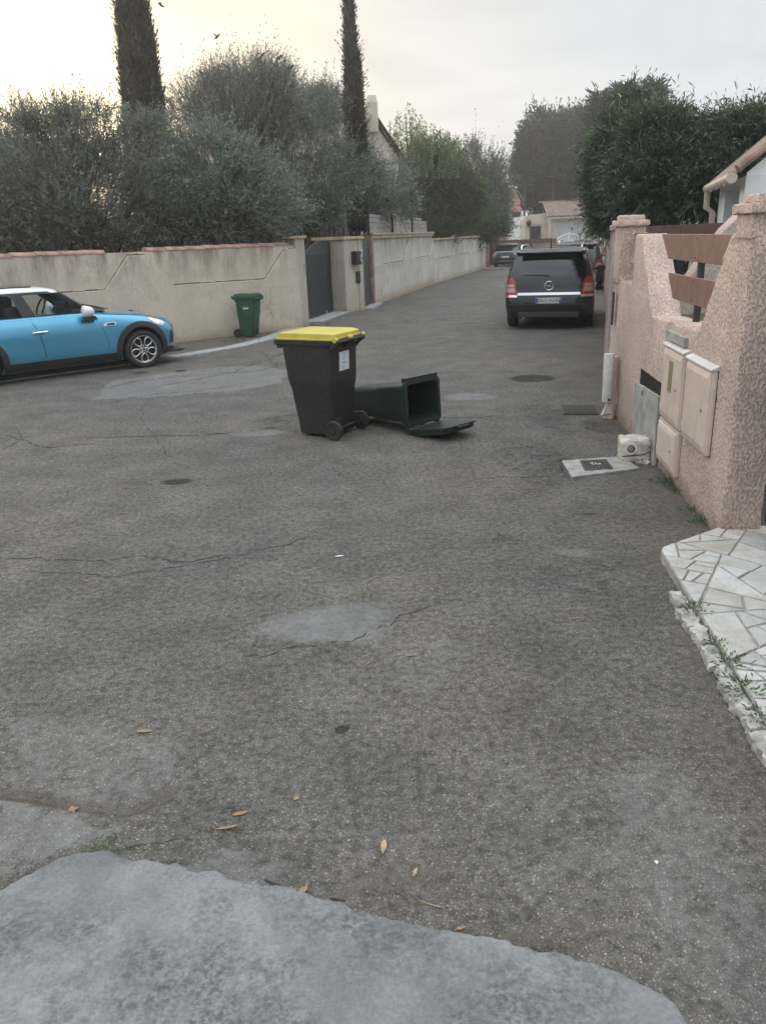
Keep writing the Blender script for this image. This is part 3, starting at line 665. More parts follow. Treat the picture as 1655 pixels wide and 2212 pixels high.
# farther walls on the right
RB = [(2.66, 9.0), (3.02, 10.4), (4.15, 14.2), (6.04, 21.03), (8.75, 31.1), (12.6, 46.)]
def seg_frame(i, name, label, cat): a, b = Vector(RB[i]), Vector(RB[i + 1]); return frame(name, label, cat, (a.x, a.y, gz(a.y)), (b - a).normalized()), (b - a).length
t, L_ = seg_frame(0, 'metal_gate', 'pale grey metal gate panel beyond the second pink pillar', 'gate')
MB().b2(.12, L_ - .34, -.12, -.07, .05, 1.72).build('panel', M['grey_metal'], t, bevel=.01)
MB().b2(.02, .10, -.14, .0, -.02, 1.84).build('frame_post', M['board_dark'], t, bevel=.005)
MB().b2(L_ - .34, L_, -.3, .02, -.05, 1.92).build('pillar', M['pink_wall2'], t, bevel=.01)
cap(t, L_ - .34, L_, -.3, .02, 1.92, m=M['pink_wall2'])
names = [('pink wall stretch with a low coping between the parked cars and the oleanders'), ('worn pink brown wall beyond the wall with the coping, beside the black people carrier'), ('farthest right hand wall running past the teal lamp post')]
for i, lb in zip((1, 2, 3), names):
    t, L_ = seg_frame(i, 'garden_wall', lb, 'wall'); dz = gz(RB[i + 1][1]) - gz(RB[i][1])
    MB().b2(0, L_, -.2, 0., -.25, 1.78).build('wall', M['pink_wall2'] if i < 3 else M['post_wall'], t, bevel=.01)
    MB().b2(0, L_, -.22, .025, 1.78, 1.83).build('coping', M['tile_old'], t, bevel=.008)
    for k in range(int(L_ // 3) + 1):
        x = min(L_ - .2, k * 3 + .1); MB().b2(x - .16, x + .16, -.26, .045, -.3, 1.92).build('pillar', M['pink_wall2'], t, bevel=.01)
t = thing('garden_wall', 'low salmon inner wall with a sloping shoulder behind the brown boards', 'wall', (0, 0, 0))
MB().prism([(3.1, .1), (6.3, .1), (6.3, 1.62), (6.05, 1.62), (5.85, 2.2), (4.55, 2.2), (4.28, 1.92), (3.1, 1.92)][:0] or [(2.9, -.1), (6.2, -.1), (6.2, 2.12), (3.75, 2.12), (3.52, 1.9), (2.9, 1.0)], 8.3, 8.5, axis='y').build('wall', M['pink_wall2'], t, bevel=.02)
t2 = thing('garden_rail', 'long dark brown board rail above the inner garden wall in front of the oleander trunks', 'rail', (0, 0, 0))
a, b = at(1396, 492, 9.6), at(1570, 484, 8.9)
MB().add([(a.x, a.y, a.z - .085), (b.x, b.y, b.z - .10), (b.x, b.y, b.z + .02), (a.x, a.y, a.z + .02), (a.x, a.y + .03, a.z - .085), (b.x, b.y + .03, b.z - .10), (b.x, b.y + .03, b.z + .02), (a.x, a.y + .03, a.z + .02)],
         [(0, 1, 2, 3), (4, 7, 6, 5), (0, 4, 5, 1), (1, 5, 6, 2), (2, 6, 7, 3), (3, 7, 4, 0)]).build('board', M['board_dark'], t2)
for f_ in (.1, .5, .92):
    p = a.lerp(b, f_); MB().b2(p.x - .03, p.x + .03, p.y + .03, p.y + .08, 0, p.z).build('upright', M['trim'], t2)
lawn = MB().b2(2.9, 9, 4.9, 8.3, .9, 1.08).build('lawn', pbr('lawn soil', (.07, .085, .035), .95, var=.4, scale=9, bump=.6), None); struct(lawn)

# left wall: local x runs from the gate post to the left, local y away from the road
LA, LD = (-1.60, 18.96), (-.7826, -.6225)
def ledge_dirt_shade(t, pts, y, side):  # dark strips: groove dirt plus painted shade that brings out the relief
    mb = MB()
    for (x0, z0), (x1, z1) in zip(pts[:-1], pts[1:]):
        L = math.hypot(x1 - x0, z1 - z0); n = max(1, int(L / .12))
        for i in range(n):
            f0, f1 = i / n, (i + 1) / n; a = (x0 + (x1 - x0) * f0, z0 + (z1 - z0) * f0); b = (x0 + (x1 - x0) * f1, z0 + (z1 - z0) * f1); w = random.uniform(.012, .03) * (1 if abs(z1 - z0) < .3 * L else .8)
            mb.add([(a[0], y, a[1]), (b[0], y, b[1]), (b[0], y, b[1] + w), (a[0], y, a[1] + w)], [(0, 1, 2, 3)])
    mb.build('ledge_dirt_shade', M['ledge_dirt_shade'], t)
def left_wall():
    # frame with x to the left -> y axis points (.62,-.78): towards the road
    t = frame('garden_wall', 'stained cream garden wall with terracotta coping behind the blue hatchback', 'wall', LA, LD)
    MB().b2(.2, 16, -.22, -.0, -.1, 1.83).build('wall', M['left_wall'], t)
    prof = [(.2, -.1), (16, -.1), (16, 1.14)]
    for k in (3, 2, 1, 0):
        c = 3.98 + (k - 0) * 3.55
        if c + .8 < 16: prof += [(c + .72, 1.15), (c + .18, 1.77), (c - .18, 1.77), (c - .72, 1.15)]
    prof += [(1.08, 1.14), (.52, 1.76), (.2, 1.76)]
    MB().prism(prof, .0005, .075, axis='y').build('raised_render', M['left_wall'], t, bevel=.01)
    ledge_dirt_shade(t, prof[2:-1], .0035, 1)
    MB().b2(.0, .25, -.25, .07, -.1, 1.97).build('gate_post', M['post_wall'], t, bevel=.01)
    MB().b2(-.05, .36, -.3, .11, 1.97, 2.03).build('post_cap', M['coping'], t, bevel=.008)
    x = .3; i = 0
    while x < 16:
        L = .42 + .02 * random.random(); r = .115
        pr = [(r * cos(a) - .1, r * .62 * sin(a)) for a in np.linspace(0, pi, 9)]
        Mx = Matrix.Translation((x, 0, 1.825 + random.uniform(-.004, .004))) @ Matrix.Rotation(radians(-2.2), 4, 'Y')
        if not (3.6 < x < 4.2): MB().prism([(p[0], p[1]) for p in pr], 0, L * 1.04, Mx, axis='x').build('coping_tile', M['tile'], t, smooth=True)
        x += L; i += 1
    return t
left_wall()
def gates():
    A = Vector((-1.71, 20.53)); d = Vector((.71, 3.04)).normalized()
    t = frame('driveway_gate', 'dark green grey double gate with an arched top between two cream posts', 'gate', (A.x, A.y, -.03), d)
    for x0, x1 in ((-.1, 1.50), (1.515, 3.12)):
        xs = np.linspace(x0, x1, 14); top = [(x, 1.68 + .24 * max(0., sin(pi * (x + .1) / 3.22)) ** 1.3) for x in xs]
        lf = MB().prism([(x1, .04), (x0, .04)] + top, -.02, .02, axis='y').build('leaf', M['gate_grey'], t, bevel=.004)
        mb = MB()
        for x in np.arange(x0 + .1, x1, .11): mb.b2(x, x + .006, -.024, -.0201, .1, 1.6)
        mb.build('board_joint', M['dark'], lf)
        MB().tube([(x, -.022, z + .004) for x, z in top], .02, 6).build('top_rail', M['gate_grey'], lf)
    MB().tube([(1.47, -.03, 1.1), (1.47, -.09, 1.1), (1.36, -.09, 1.09)], .012, 8).build('handle', M['chrome'], t, smooth=True)
    MB().b2(1.46, 1.56, -.05, -.01, .04, .14).build('gate_stop', M['steel'], t)
    MB().b2(-.5, 3.5, -.5, .1, -.02, .045).build('sill', M['kerb_grey'], t, bevel=.01)
    B = Vector((-.79, 22.51)); e = Vector((.49, .89)).normalized()
    p = frame('gate_pillar', 'cream pillar wall with two stone caps and a black letterbox between the gates', 'wall', (B.x, B.y, -.05), e)
    MB().b2(0, .3, -.0, .95, -.1, 1.95).build('pillar', M['post_wall'], p, bevel=.01)
    MB().b2(.3, .78, .03, .25, -.1, 1.93).build('wall', M['post_wall'], p)
    MB().b2(.78, 1.03, .0, .3, -.1, 1.95).build('pillar', M['post_wall'], p, bevel=.01)
    MB().b2(-.06, .34, -.04, 1.0, 1.95, 2.03).build('cap', M['coping'], p, bevel=.008)
    MB().b2(.76, 1.07, -.04, .34, 1.95, 2.03).build('cap', M['coping'], p, bevel=.008)
    MB().b2(.34, .76, -.01, .28, 1.95, 2.0).build('cap', M['coping'], p, bevel=.008)
    lb = thing('letterbox', 'black letterbox fixed to the cream pillar wall', 'letterbox', (B.x, B.y, -.05), atan2(e.y, e.x), None)
    MB().b2(.42, .72, -.14, .03, 1.28, 1.64).build('box', M['black_pl'], lb, bevel=.02)
    MB().b2(.62, .715, -.146, -.139, 1.36, 1.55).build('window', M['steel'], lb)
    n2 = thing('intercom', 'small grey intercom panel low on the cream pillar wall below the letterbox', 'intercom', (B.x, B.y, -.05), atan2(e.y, e.x))
    MB().b2(.62, .82, -.01, .03, .78, 1.1).build('panel', M['gate_grey'], n2, bevel=.004); MB().b2(.64, .80, -.014, -.01, .98, 1.0).build('slot', M['dark'], n2)
    n3 = thing('doorbell', 'pale doorbell plate at the right edge of the cream pillar wall', 'doorbell', (B.x, B.y, -.05), atan2(e.y, e.x))
    MB().b2(.86, .96, -.02, .0, 1.5, 1.66).build('plate', M['box_top'], n3, bevel=.004); MB().b2(.92, .98, -.03, .0, 1.4, 1.47).build('button', M['trim'], n3, bevel=.01)
    q = frame('garden_gate', 'narrow dark gate in the shadowed gap right of the letterbox pillar', 'gate', (-.29, 23.45, -.06), Vector((.32, 1.9)).normalized())
    MB().b2(.0, 1.9, .1, .15, .05, 1.9).build('leaf', M['gate_grey'], q); MB().b2(0, 2.0, -.2, .1, -.04, .06).build('sill', M['kerb_grey'], q)
# local y of these frames: x along d (away), y = left of travel = away from the road
gates()
def w2():
    A = (0.02, 25.24); d = Vector((2.68, 11.7)).normalized()
    t = frame('garden_wall', 'pale wall with pointed relief panels and dark drip streaks beyond the gates', 'wall', (*A, 0), d)
    MB().b2(0, 12.0, .08, .28, -.4, 2.0).build('wall', M['w2_wall'], t)
    prof = [(0, -.4), (12.0, -.4), (12.0, 1.75), (11.84, 1.75), (11.06, 1.08), (6.93, 1.09), (6.25, 1.75), (5.84, 1.75), (5.04, 1.08), (1.29, 1.09), (.62, 1.75), (0, 1.75)]
    MB().prism(prof, .0, .0795, axis='y').build('raised_render', M['w2_wall'], t, bevel=.01)
    ledge_dirt_shade(t, prof[3:-1], .077, -1)
    MB().b2(0, 12.0, .0, .079, 1.9, 2.0).build('head_band', M['w2_wall'], t, bevel=.01)
    MB().b2(-.06, 12.05, -.04, .3, 2.0, 2.06).build('coping', M['coping'], t, bevel=.01)
    MB().b2(-.25, -.002, .0, .35, -.3, 1.96).build('end_pillar', M['tile_old'], t, bevel=.01)
    f = frame('plank_fence', 'grey plank fence standing on top of the streaked wall', 'fence', (*A, 0), d)
    for k in range(3): MB().b2(-.2, 11.0, .12, .15, 2.07 + k * .145, 2.07 + k * .145 + .135).build('plank', M['fence_grey'], f, bevel=.003)
    MB().b2(-.2, 9.6, .12, .15, 2.505, 2.6).build('plank', M['fence_grey'], f, bevel=.003)
    for x in (-.2, 3.4, 7.2, 10.95): MB().b2(x - .04, x + .04, .06, .118, 2.0, 2.62).build('post', M['trim'], f)
    A3 = (2.7, 36.9); d3 = Vector((4.5, 16.6)).normalized(); g3 = frame('garden_wall', 'far pale wall with three rounded relief panels beyond the streaked wall', 'wall', (*A3, -.15), d3)
    MB().b2(.0, 17.6, .08, .28, -.5, 1.86).build('wall', M['w2_wall'], g3)
    def cup(x0, x1): return [(x0 - .1, 1.72), (x0 + .5, 1.05), (x1 - .9, 1.02), (x1 - .35, 1.12), (x1 - .1, 1.35), (x1, 1.72)]
    prof = [(0, -.5), (17.6, -.5), (17.6, 1.72)] + cup(13.2, 17.2)[::-1] + cup(6.6, 12.)[::-1] + cup(.6, 5.6)[::-1] + [(0, 1.72)]
    MB().prism(prof, .0, .0795, axis='y').build('raised_render', M['w2_wall'], g3, bevel=.008)
    ledge_dirt_shade(g3, prof[2:], .077, -1)
    MB().b2(-.05, 17.7, -.03, .27, 1.86, 1.92).build('coping', M['coping'], g3, bevel=.01)
w2()
# ------------------------------------------------------------ wheelie bins
def rrect(hx, hy, r, z, cx=0, n=5):
    P = []
    for sx, sy, a0 in ((1, 1, 0), (-1, 1, pi / 2), (-1, -1, pi), (1, -1, 3 * pi / 2)):
        for i in range(n + 1):
            a = a0 + pi / 2 * i / n; P.append((cx + sx * (hx - r) + r * cos(a), sy * (hy - r) + r * sin(a), z))
    return P
def make_bin(name, label, body_m, lid_m, W_, D, H, loc, rotz=0, open_lid=None, group=None, lid_panel=True):
    """x = front of the bin, -x = the handle side; W_ width, D depth at the rim, H height of the rim"""
    t = thing(name, label, 'wheelie bin', loc, rotz, group)
    kb = .72; zb = .03
    xb0, xb1 = -D * .36, D * .28              # base back, base front
    xt0, xt1 = -D * .42, D * .47              # top back/front
    def ring(z, f, off=0, r=.05): 
        a = xb0 + (xt0 - xb0) * f - off; b = xb1 + (xt1 - xb1) * f + off; h = W_ / 2 * (kb + .04 + (.93 - kb - .04) * f) + off
        return rrect((b - a) / 2, h, r, z, (a + b) / 2)
    R = [ring(zb, 0, -.01, .04), ring(zb + .01, 0), ring(H * .5, .5), ring(H * .535, .54, .006), ring(H * .6, .64, .006), ring(H * .9, .97), ring(H * .955, 1), ring(H * .957, 1, .028), ring(H, 1, .03),
         ring(H, 1, .012), ring(H, 1, -.004), ring(H * .93, .97, -.012), ring(zb + .03, 0, -.012)]
    MB().loft(R).build('body', body_m, t, smooth=True, angle=40)
    # moulded frame under the rim, comb lifting bar at the front, handle bar at the back
    rim = MB()
    rim.b2(xt1 + .02, xt1 + .065, -W_ * .48, W_ * .48, H * .945, H - .004)
    for k in range(9): y = -W_ * .42 + k * W_ * .105; rim.b2(xt1 + .0, xt1 + .06, y - .004, y + .004, H * .91, H * .95)
    rim.build('lifting_bar', body_m, t, bevel=.004)
    hb = MB()
    for y in (-W_ * .44, W_ * .44, 0): hb.prism([(xt0 + .02, H * .88), (xt0 - .03, H * .93), (xt0 - .085, H * .965), (xt0 - .09, H * 1.0), (xt0 - .02, H * .995)], y - .016, y + .016, axis='y')
    hb.tube([(xt0 - .075, -W_ * .46, H * .985), (xt0 - .075, W_ * .46, H * .985)], .017, 12).build('handle', body_m, t, smooth=True)
    ax = MB(); rw = .1; xa = xb0 - .035
    ax.tube([(xa, -W_ * .46, rw), (xa, W_ * .46, rw)], .013, 10)
    for s in (-1, 1): ax.b2(xa - .03, xb0 + .06, s * W_ * .30 - .02, s * W_ * .30 + .02, rw - .03, rw + .11)
    ax.build('axle', body_m, t, bevel=.003)
    for s in (-1, 1):
        w = MB().lathe([(.0, -.024), (.062, -.024), (.07, -.02), (.075, -.026), (.096, -.024), (rw, -.012), (rw, .012), (.096, .024), (.075, .026), (.07, .018), (.028, .016), (.026, .03), (.0, .03)][1:-1], 28, Matrix.Translation((xa, s * (W_ * .5 - .02), rw)) @ Matrix.Rotation(0 if s > 0 else pi, 4, 'Z'), 'y').build('wheel', M['rubber'], t, smooth=True)
    # lid: pan with a raised rim edge, hinged at the back
    L0 = xt0 - .06; L1 = xt1 + .055; hw = W_ * .5; Ld = L1 - L0
    def lr(i, z, zf=None):
        pts = rrect(Ld / 2 - i, hw - i, .05, z, Ld / 2); return [(x, y, zz + .03 * (1 - ((2 * x / Ld - 1) ** 2)) * (1 if zz > .02 else 0)) for x, y, zz in pts]
    lid = MB().loft([lr(.0, 0), lr(.0, .012), lr(.016, .016), lr(.022, .050), lr(.05, .058), lr(.10, .046), lr(.13, .050), lr(.22, .056)])
    lo = lid.build('lid', lid_m, t, smooth=True, angle=30)
    for y0, y1 in ((-.98, -.82), (-.14, .14), (.82, .98)): MB().tube([(-.005, y0 * hw, .004), (-.005, y1 * hw, .004)], .024, 12).build('hinge', lid_m, lo, smooth=True)
    MB().tube([(-.005, -hw * .8, .0), (-.005, hw * .8, .0)], .016, 10).build('hinge_bar', body_m, lo, smooth=True)
    MB().b2(Ld - .03, Ld + .03, -hw * .35, hw * .35, .012, .028).build('grip', lid_m, lo, bevel=.006)
    if open_lid is None: lo.location = (L0, 0, H + .002)
    else: lo.location = (L0, 0, H + .002); lo.rotation_euler = (0, -open_lid, 0)
    t['_top'] = 0; del t['_top']
    return t, dict(xt0=xt0, xt1=xt1, xb0=xb0, xb1=xb1, L0=L0)
a_ = Vector((.49, .87)).normalized(); front = Vector((-a_.y, a_.x))
wl, wr = gp(718, 952), gp(785, 925); mid_ = (wl + wr) / 2
yb, inf = make_bin('wheelie_bin', 'tall black wheelie bin with a bright yellow lid standing in the road', M['black_pl'], M['yellow_pl'], .585, .67, 1.0, (0, 0, 0))
yb.rotation_euler = (0, 0, atan2(front.y, front.x)); off = -inf['xb0'] + .035
yb.location = (mid_.x + front.x * off, mid_.y + front.y * off, 0)
def sticker(t, inf, H, W_, y, z0, z1, w):
    f = lambda z: inf['xb0'] + (inf['xt0'] - inf['xb0']) * float(np.interp(z / H, [0, .5, .6, .9, 1], [0, .5, .64, .97, 1])) - .011
    s = MB().add([(f(z0), y - w, z0), (f(z0), y + w, z0), (f(z1), y + w, z1), (f(z1), y - w, z1)], [(0, 3, 2, 1)]).build('sticker', M['label'], t)
    mk = MB(); q = lambda y0, y1, a, b: mk.add([(f(a) - .001, y0, a), (f(a) - .001, y1, a), (f(b) - .001, y1, b), (f(b) - .001, y0, b)], [(0, 3, 2, 1)])
    h = z1 - z0
    q(y - w * .8, y + w * .8, z1 - h * .08, z1 - h * .06); q(y - w * .15, y + w * .1, z1 - h * .2, z1 - h * .16); q(y - w * .1, y + w * .1, z1 - h * .3, z1 - h * .26); q(y - w * .4, y + w * .4, z1 - h * .41, z1 - h * .39)
    for i in range(9): q(y - w * .4 + i * w * .09, y - w * .4 + i * w * .09 + w * .05, z0 + h * .36, z0 + h * .46)
    for i in range(6): q(y - w * .1 + 0 * w, y + w * (.35 + .3 * ((i * 37) % 5) / 5), z0 + h * (.08 + .035 * i), z0 + h * (.09 + .035 * i))
    mk.build('print', M['ink_grey'], s)
sticker(yb, inf, 1.0, .585, .02, .68, .87, .095)
# green bin by the left wall
c = gp(553, 727); ld = Vector((-LD[0], -LD[1])); roadn = Vector((.6225, -.7826))
gbn, inf2 = make_bin('wheelie_bin', 'green wheelie bin with a closed green lid standing against the stained wall', M['green_pl'], M['green_pl'], .48, .55, .95, (0, 0, 0))
gdir = Vector((.96, -.28)).normalized(); gbn.rotation_euler = (0, 0, atan2(gdir.y, gdir.x))
gbn.scale = (.88, .88, .88); gbn.location = (c.x - gdir.x * .12, c.y - gdir.y * .12, .01)
s = MB().box((.03, -.215, .72), (.15, .006, .1)).build('sticker', M['label'], gbn); s.rotation_euler = (0, 0, 0)
mk = MB(); [mk.box((-.02 + i * .022, -.2195, .73), (.012, .004, .03)) for i in range(5)]; mk.build('print', M['ink_grey'], s)
MB().b2(-.07, .12, -.1, .08, 1.03, 1.034).build('sticker', M['label'], gbn)
# fallen dark green bin: on its back, mouth towards the right, lid flopped open on the ground
fb, inf3 = make_bin('wheelie_bin', 'dark green wheelie bin fallen on its back with its lid hanging open on the road', M['dgreen_pl'], M['dgreen_pl'], .49, .455, 1.0, (0, 0, 0), open_lid=radians(83))
ha = Vector((.74, .68, 0)).normalized(); nrm = Vector((ha.y, -ha.x, 0))     # mouth direction
X_ = Vector((0, 0, 1)); Z_ = nrm; Y_ = Z_.cross(X_)
tilt = radians(3.5)
R3 = Matrix((X_, Y_, Z_)).transposed().to_4x4()
R3 = Matrix.Rotation(-tilt, 4, ha) @ R3
mouth_mid = (gp(881, 938) + gp(951, 924)) / 2
base = mouth_mid - nrm * 1.0 + Vector((0, 0, -inf3['xt0'] + .055))
fb.matrix_world = Matrix.Translation(base) @ R3
s = MB().add([(inf3['xt1'] * .93, -.15, .70), (inf3['xt1'] * .98, -.15, .90), (inf3['xt1'] * .98, .1, .93), (inf3['xt1'] * .94, .08, .78)], [(0, 1, 2, 3)]).build('sticker', M['label'], fb)

# ------------------------------------------------------------ cars
class Body:
    def __init__(s, keys, pf=4., pr=5.):
        k = np.array(keys, float); s.z, s.w, s.xf, s.xr, s.Rf, s.Rr = k.T; s.pf, s.pr = pf, pr; s.keys = k
    def par(s, z): return [np.interp(z, s.z, a) for a in (s.w, s.xf, s.xr, s.Rf, s.Rr)]
    def hw(s, x, z):
        w, xf, xr, Rf, Rr = s.par(z); a = np.clip((x - (xf - Rf)) / Rf, 0, .9995); b = np.clip(((xr + Rr) - x) / Rr, 0, .9995)
        return w * (1 - a ** s.pf) ** (1 / s.pf) * (1 - b ** s.pr) ** (1 / s.pr)
    def xe(s, y, z, front):
        w, xf, xr, Rf, Rr = s.par(z); p = s.pf if front else s.pr; R = Rf if front else Rr
        q = (1 - np.clip(abs(y) / w, 0, .9995) ** p) ** (1 / p)
        return xf - R + R * q if front else xr + Rr - R * q
    def ring(s, z, n=12, w_=None):
        w, xf, xr, Rf, Rr = s.par(z); P = []
        for i in range(n + 1):
            a = pi / 2 * i / n; P.append((xf - Rf + Rf * max(0., cos(a)) ** (2 / s.pf), w * max(0., sin(a)) ** (2 / s.pf), z))
        for i in range(1, 8): t_ = i / 8; P.append((xf - Rf + (xr + Rr - xf + Rf) * t_, w, z))
        for i in range(n + 1):
            a = pi / 2 * (1 - i / n); P.append((xr + Rr - Rr * max(0., cos(a)) ** (2 / s.pr), w * max(0., sin(a)) ** (2 / s.pr), z))
        return P + [(x, -y, z) for x, y, z in P[::-1]][1:-1]
    def loft(s, zs): return MB().loft([s.ring(z) for z in zs])
def tri_poly(poly, step):
    n = len(poly); P = []
    for i in range(n):
        a, b = poly[i], poly[(i + 1) % n]; L = math.hypot(b[0] - a[0], b[1] - a[1]); k = max(1, int(L / step))
        for j in range(k): P.append((a[0] + (b[0] - a[0]) * j / k, a[1] + (b[1] - a[1]) * j / k))
    m = len(P); pa = np.array(P); x0, y0 = pa.min(0); x1, y1 = pa.max(0)
    gx, gy = np.meshgrid(np.arange(x0 + step / 2, x1, step), np.arange(y0 + step / 2, y1, step)); gx = gx.ravel(); gy = gy.ravel()
    ok = in_poly(gx, gy, P) & (seg_dist(gx, gy, P + [P[0]]) > step * .4)
    V = [Vector(p) for p in P] + [Vector((a, b)) for a, b in zip(gx[ok], gy[ok])]
    v, e, f, *_ = geometry.delaunay_2d_cdt(V, [(i, (i + 1) % m) for i in range(m)], [], 0, 1e-6)
    v = np.array([(a[0], a[1]) for a in v]); F = [t_ for t_ in f]; c = np.array([v[list(t_)].mean(0) for t_ in F]); ins = in_poly(c[:, 0], c[:, 1], P)
    return v, [list(t_) for t_, k in zip(F, ins) if k]
def panel(body, poly, face, off, name, mat, parent, thick=.012, step=.06, smooth=True):
    """face: 'L','R' side panels (poly in x,z); 'F','B' end panels (poly in y,z)"""
    v, F = tri_poly(poly, step)
    if face in 'LR':
        s = 1 if face == 'L' else -1; y = body.hw(v[:, 0], v[:, 1]); mk = lambda o: np.stack([v[:, 0], s * (y + o), v[:, 1]], -1)
    else:
        x = body.xe(v[:, 0], v[:, 1], face == 'F'); s = 1 if face == 'F' else -1; mk = lambda o: np.stack([x + s * o, v[:, 0], v[:, 1]], -1)
    V = np.concatenate([mk(off), mk(off - thick)]); n = len(v); from collections import Counter
    ed = Counter(); 
    for f in F:
        for i in range(3): ed[tuple(sorted((f[i], f[(i + 1) % 3])))] += 1
    fs = [list(f) for f in F] + [[a, b, b + n, a + n] for (a, b), c in ed.items() if c == 1]
    me = bpy.data.meshes.new(name); me.from_pydata([tuple(p) for p in V[: 2 * n]], [], fs); bm = bmesh.new(); bm.from_mesh(me)
    bmesh.ops.recalc_face_normals(bm, faces=bm.faces); bm.normal_update()
    outd = {'L': Vector((0, 1, 0)), 'R': Vector((0, -1, 0)), 'F': Vector((1, 0, 0)), 'B': Vector((-1, 0, 0))}[face]
    tot = sum((f.normal.dot(outd) * f.calc_area() for f in bm.faces if len(f.verts) == 3))
    if tot < 0: bmesh.ops.reverse_faces(bm, faces=bm.faces)
    bm.to_mesh(me); bm.free(); me.materials.append(mat); o = bpy.data.objects.new(name, me); COL.objects.link(o); o.parent = parent
    if smooth: shade(me, 40)
    return o
def arc(cx, cz, r, a0, a1, n=14): return [(cx + r * cos(radians(a0 + (a1 - a0) * i / n)), cz + r * sin(radians(a0 + (a1 - a0) * i / n))) for i in range(n + 1)]
def cut_wheels(o, axles, W2, r, z):
    t = o.parent
    for ax in axles:
        mb = MB(); n = 28; pr = [(ax + (r - .004) * cos(2 * pi * i / n), z + (r - .004) * sin(2 * pi * i / n)) for i in range(n)]
        q = [(x, max(zz, .2)) for x, zz in pr]; h_ = .72
        mb.add([(x, -h_, zz) for x, zz in q] + [(x, h_, zz) for x, zz in q], [[i, (i + 1) % n, n + (i + 1) % n, n + i] for i in range(n)]).build('wheel_arch_liner', M['dark'], t)
        MB().prism(q, -.5, .5, axis='y').build('inner_arch', M['dark'], t)
        c = MB().lathe([(r, -W2), (r, W2)], 40, Matrix.Translation((ax, 0, z)), 'y').build('cutter', None, t); bpy.context.view_layer.update()
        m = o.modifiers.new('b', 'BOOLEAN'); m.operation = 'DIFFERENCE'; m.object = c; m.solver = 'EXACT'
        dg = bpy.context.evaluated_depsgraph_get(); me = bpy.data.meshes.new_from_object(o.evaluated_get(dg)); o.modifiers.clear(); old = o.data; o.data = me; me.name = o.name
        bpy.data.objects.remove(c)
def wheel(t, x, y, r, w, rr, style='alloy', rim_m=None, z=None):
    s = 1 if y > 0 else -1; z = z or r; Mx = Matrix.Translation((x, y, z)) @ Matrix.Rotation(0 if s > 0 else pi, 4, 'Z')   # outward = +y local
    h = w / 2
    ty = MB().lathe([(rr * .9, -h * .8), (rr, -h), (r * .93, -h), (r, -h * .7), (r, h * .7), (r * .95, h * .95), (rr * 1.12, h * 1.02), (rr, h * .85), (rr * .98, h * .2), (.03, h * .15)], 40, Mx, 'y').build('wheel', M['rubber'], t, smooth=True)
    rm = MB(); rm.lathe([(rr * .93, h * .5), (rr * .93, h * .86), (rr * 1.0, h * .9), (rr * 1.01, h * .8)], 40, Mx, 'y', False)
    rm.lathe([(.0, h * .3), (rr * .16, h * .3), (rr * .17, h * .78), (rr * .1, h * .8), (.0, h * .8)][1:-1], 20, Mx, 'y')
    if style == 'loops':
        for k in range(5):
            a = 2 * pi * k / 5 + pi / 2 * -1; L = []
            for u in np.linspace(0, 2 * pi, 17)[:-1]:
                ra = rr * (.62 + .32 * cos(u)); wa = rr * (.2 + .06 * cos(u)) * sin(u) * 1.25
                L.append((ra * cos(a) - wa * sin(a), h * .78, ra * sin(a) + wa * cos(a)))
            rm.tube(L, rr * .042, 6, Mx, closed=True)
            b = a + pi / 5; rm.tube([(rr * .12 * cos(b), h * .76, rr * .12 * sin(b)), (rr * .34 * cos(b), h * .76, rr * .34 * sin(b))], rr * .05, 6, Mx)
    else:
        for k in range(7):
            a = 2 * pi * k / 7; rm.tube([(rr * .1 * cos(a), h * .7, rr * .1 * sin(a)), (rr * .95 * cos(a), h * .8, rr * .95 * sin(a))], [rr * .1, rr * .07], 6, Mx)
    rm.build('rim', rim_m or M['alloy'], ty, smooth=True)
    MB().lathe([(rr * .09, h * .8), (rr * .085, h * .84)], 16, Mx, 'y').build('hub_cap', M['ink'], ty)
    MB().lathe([(rr * .7, -h * .2), (rr * .7, -h * .1)], 24, Mx, 'y').build('brake_disc', M['steel'], ty)

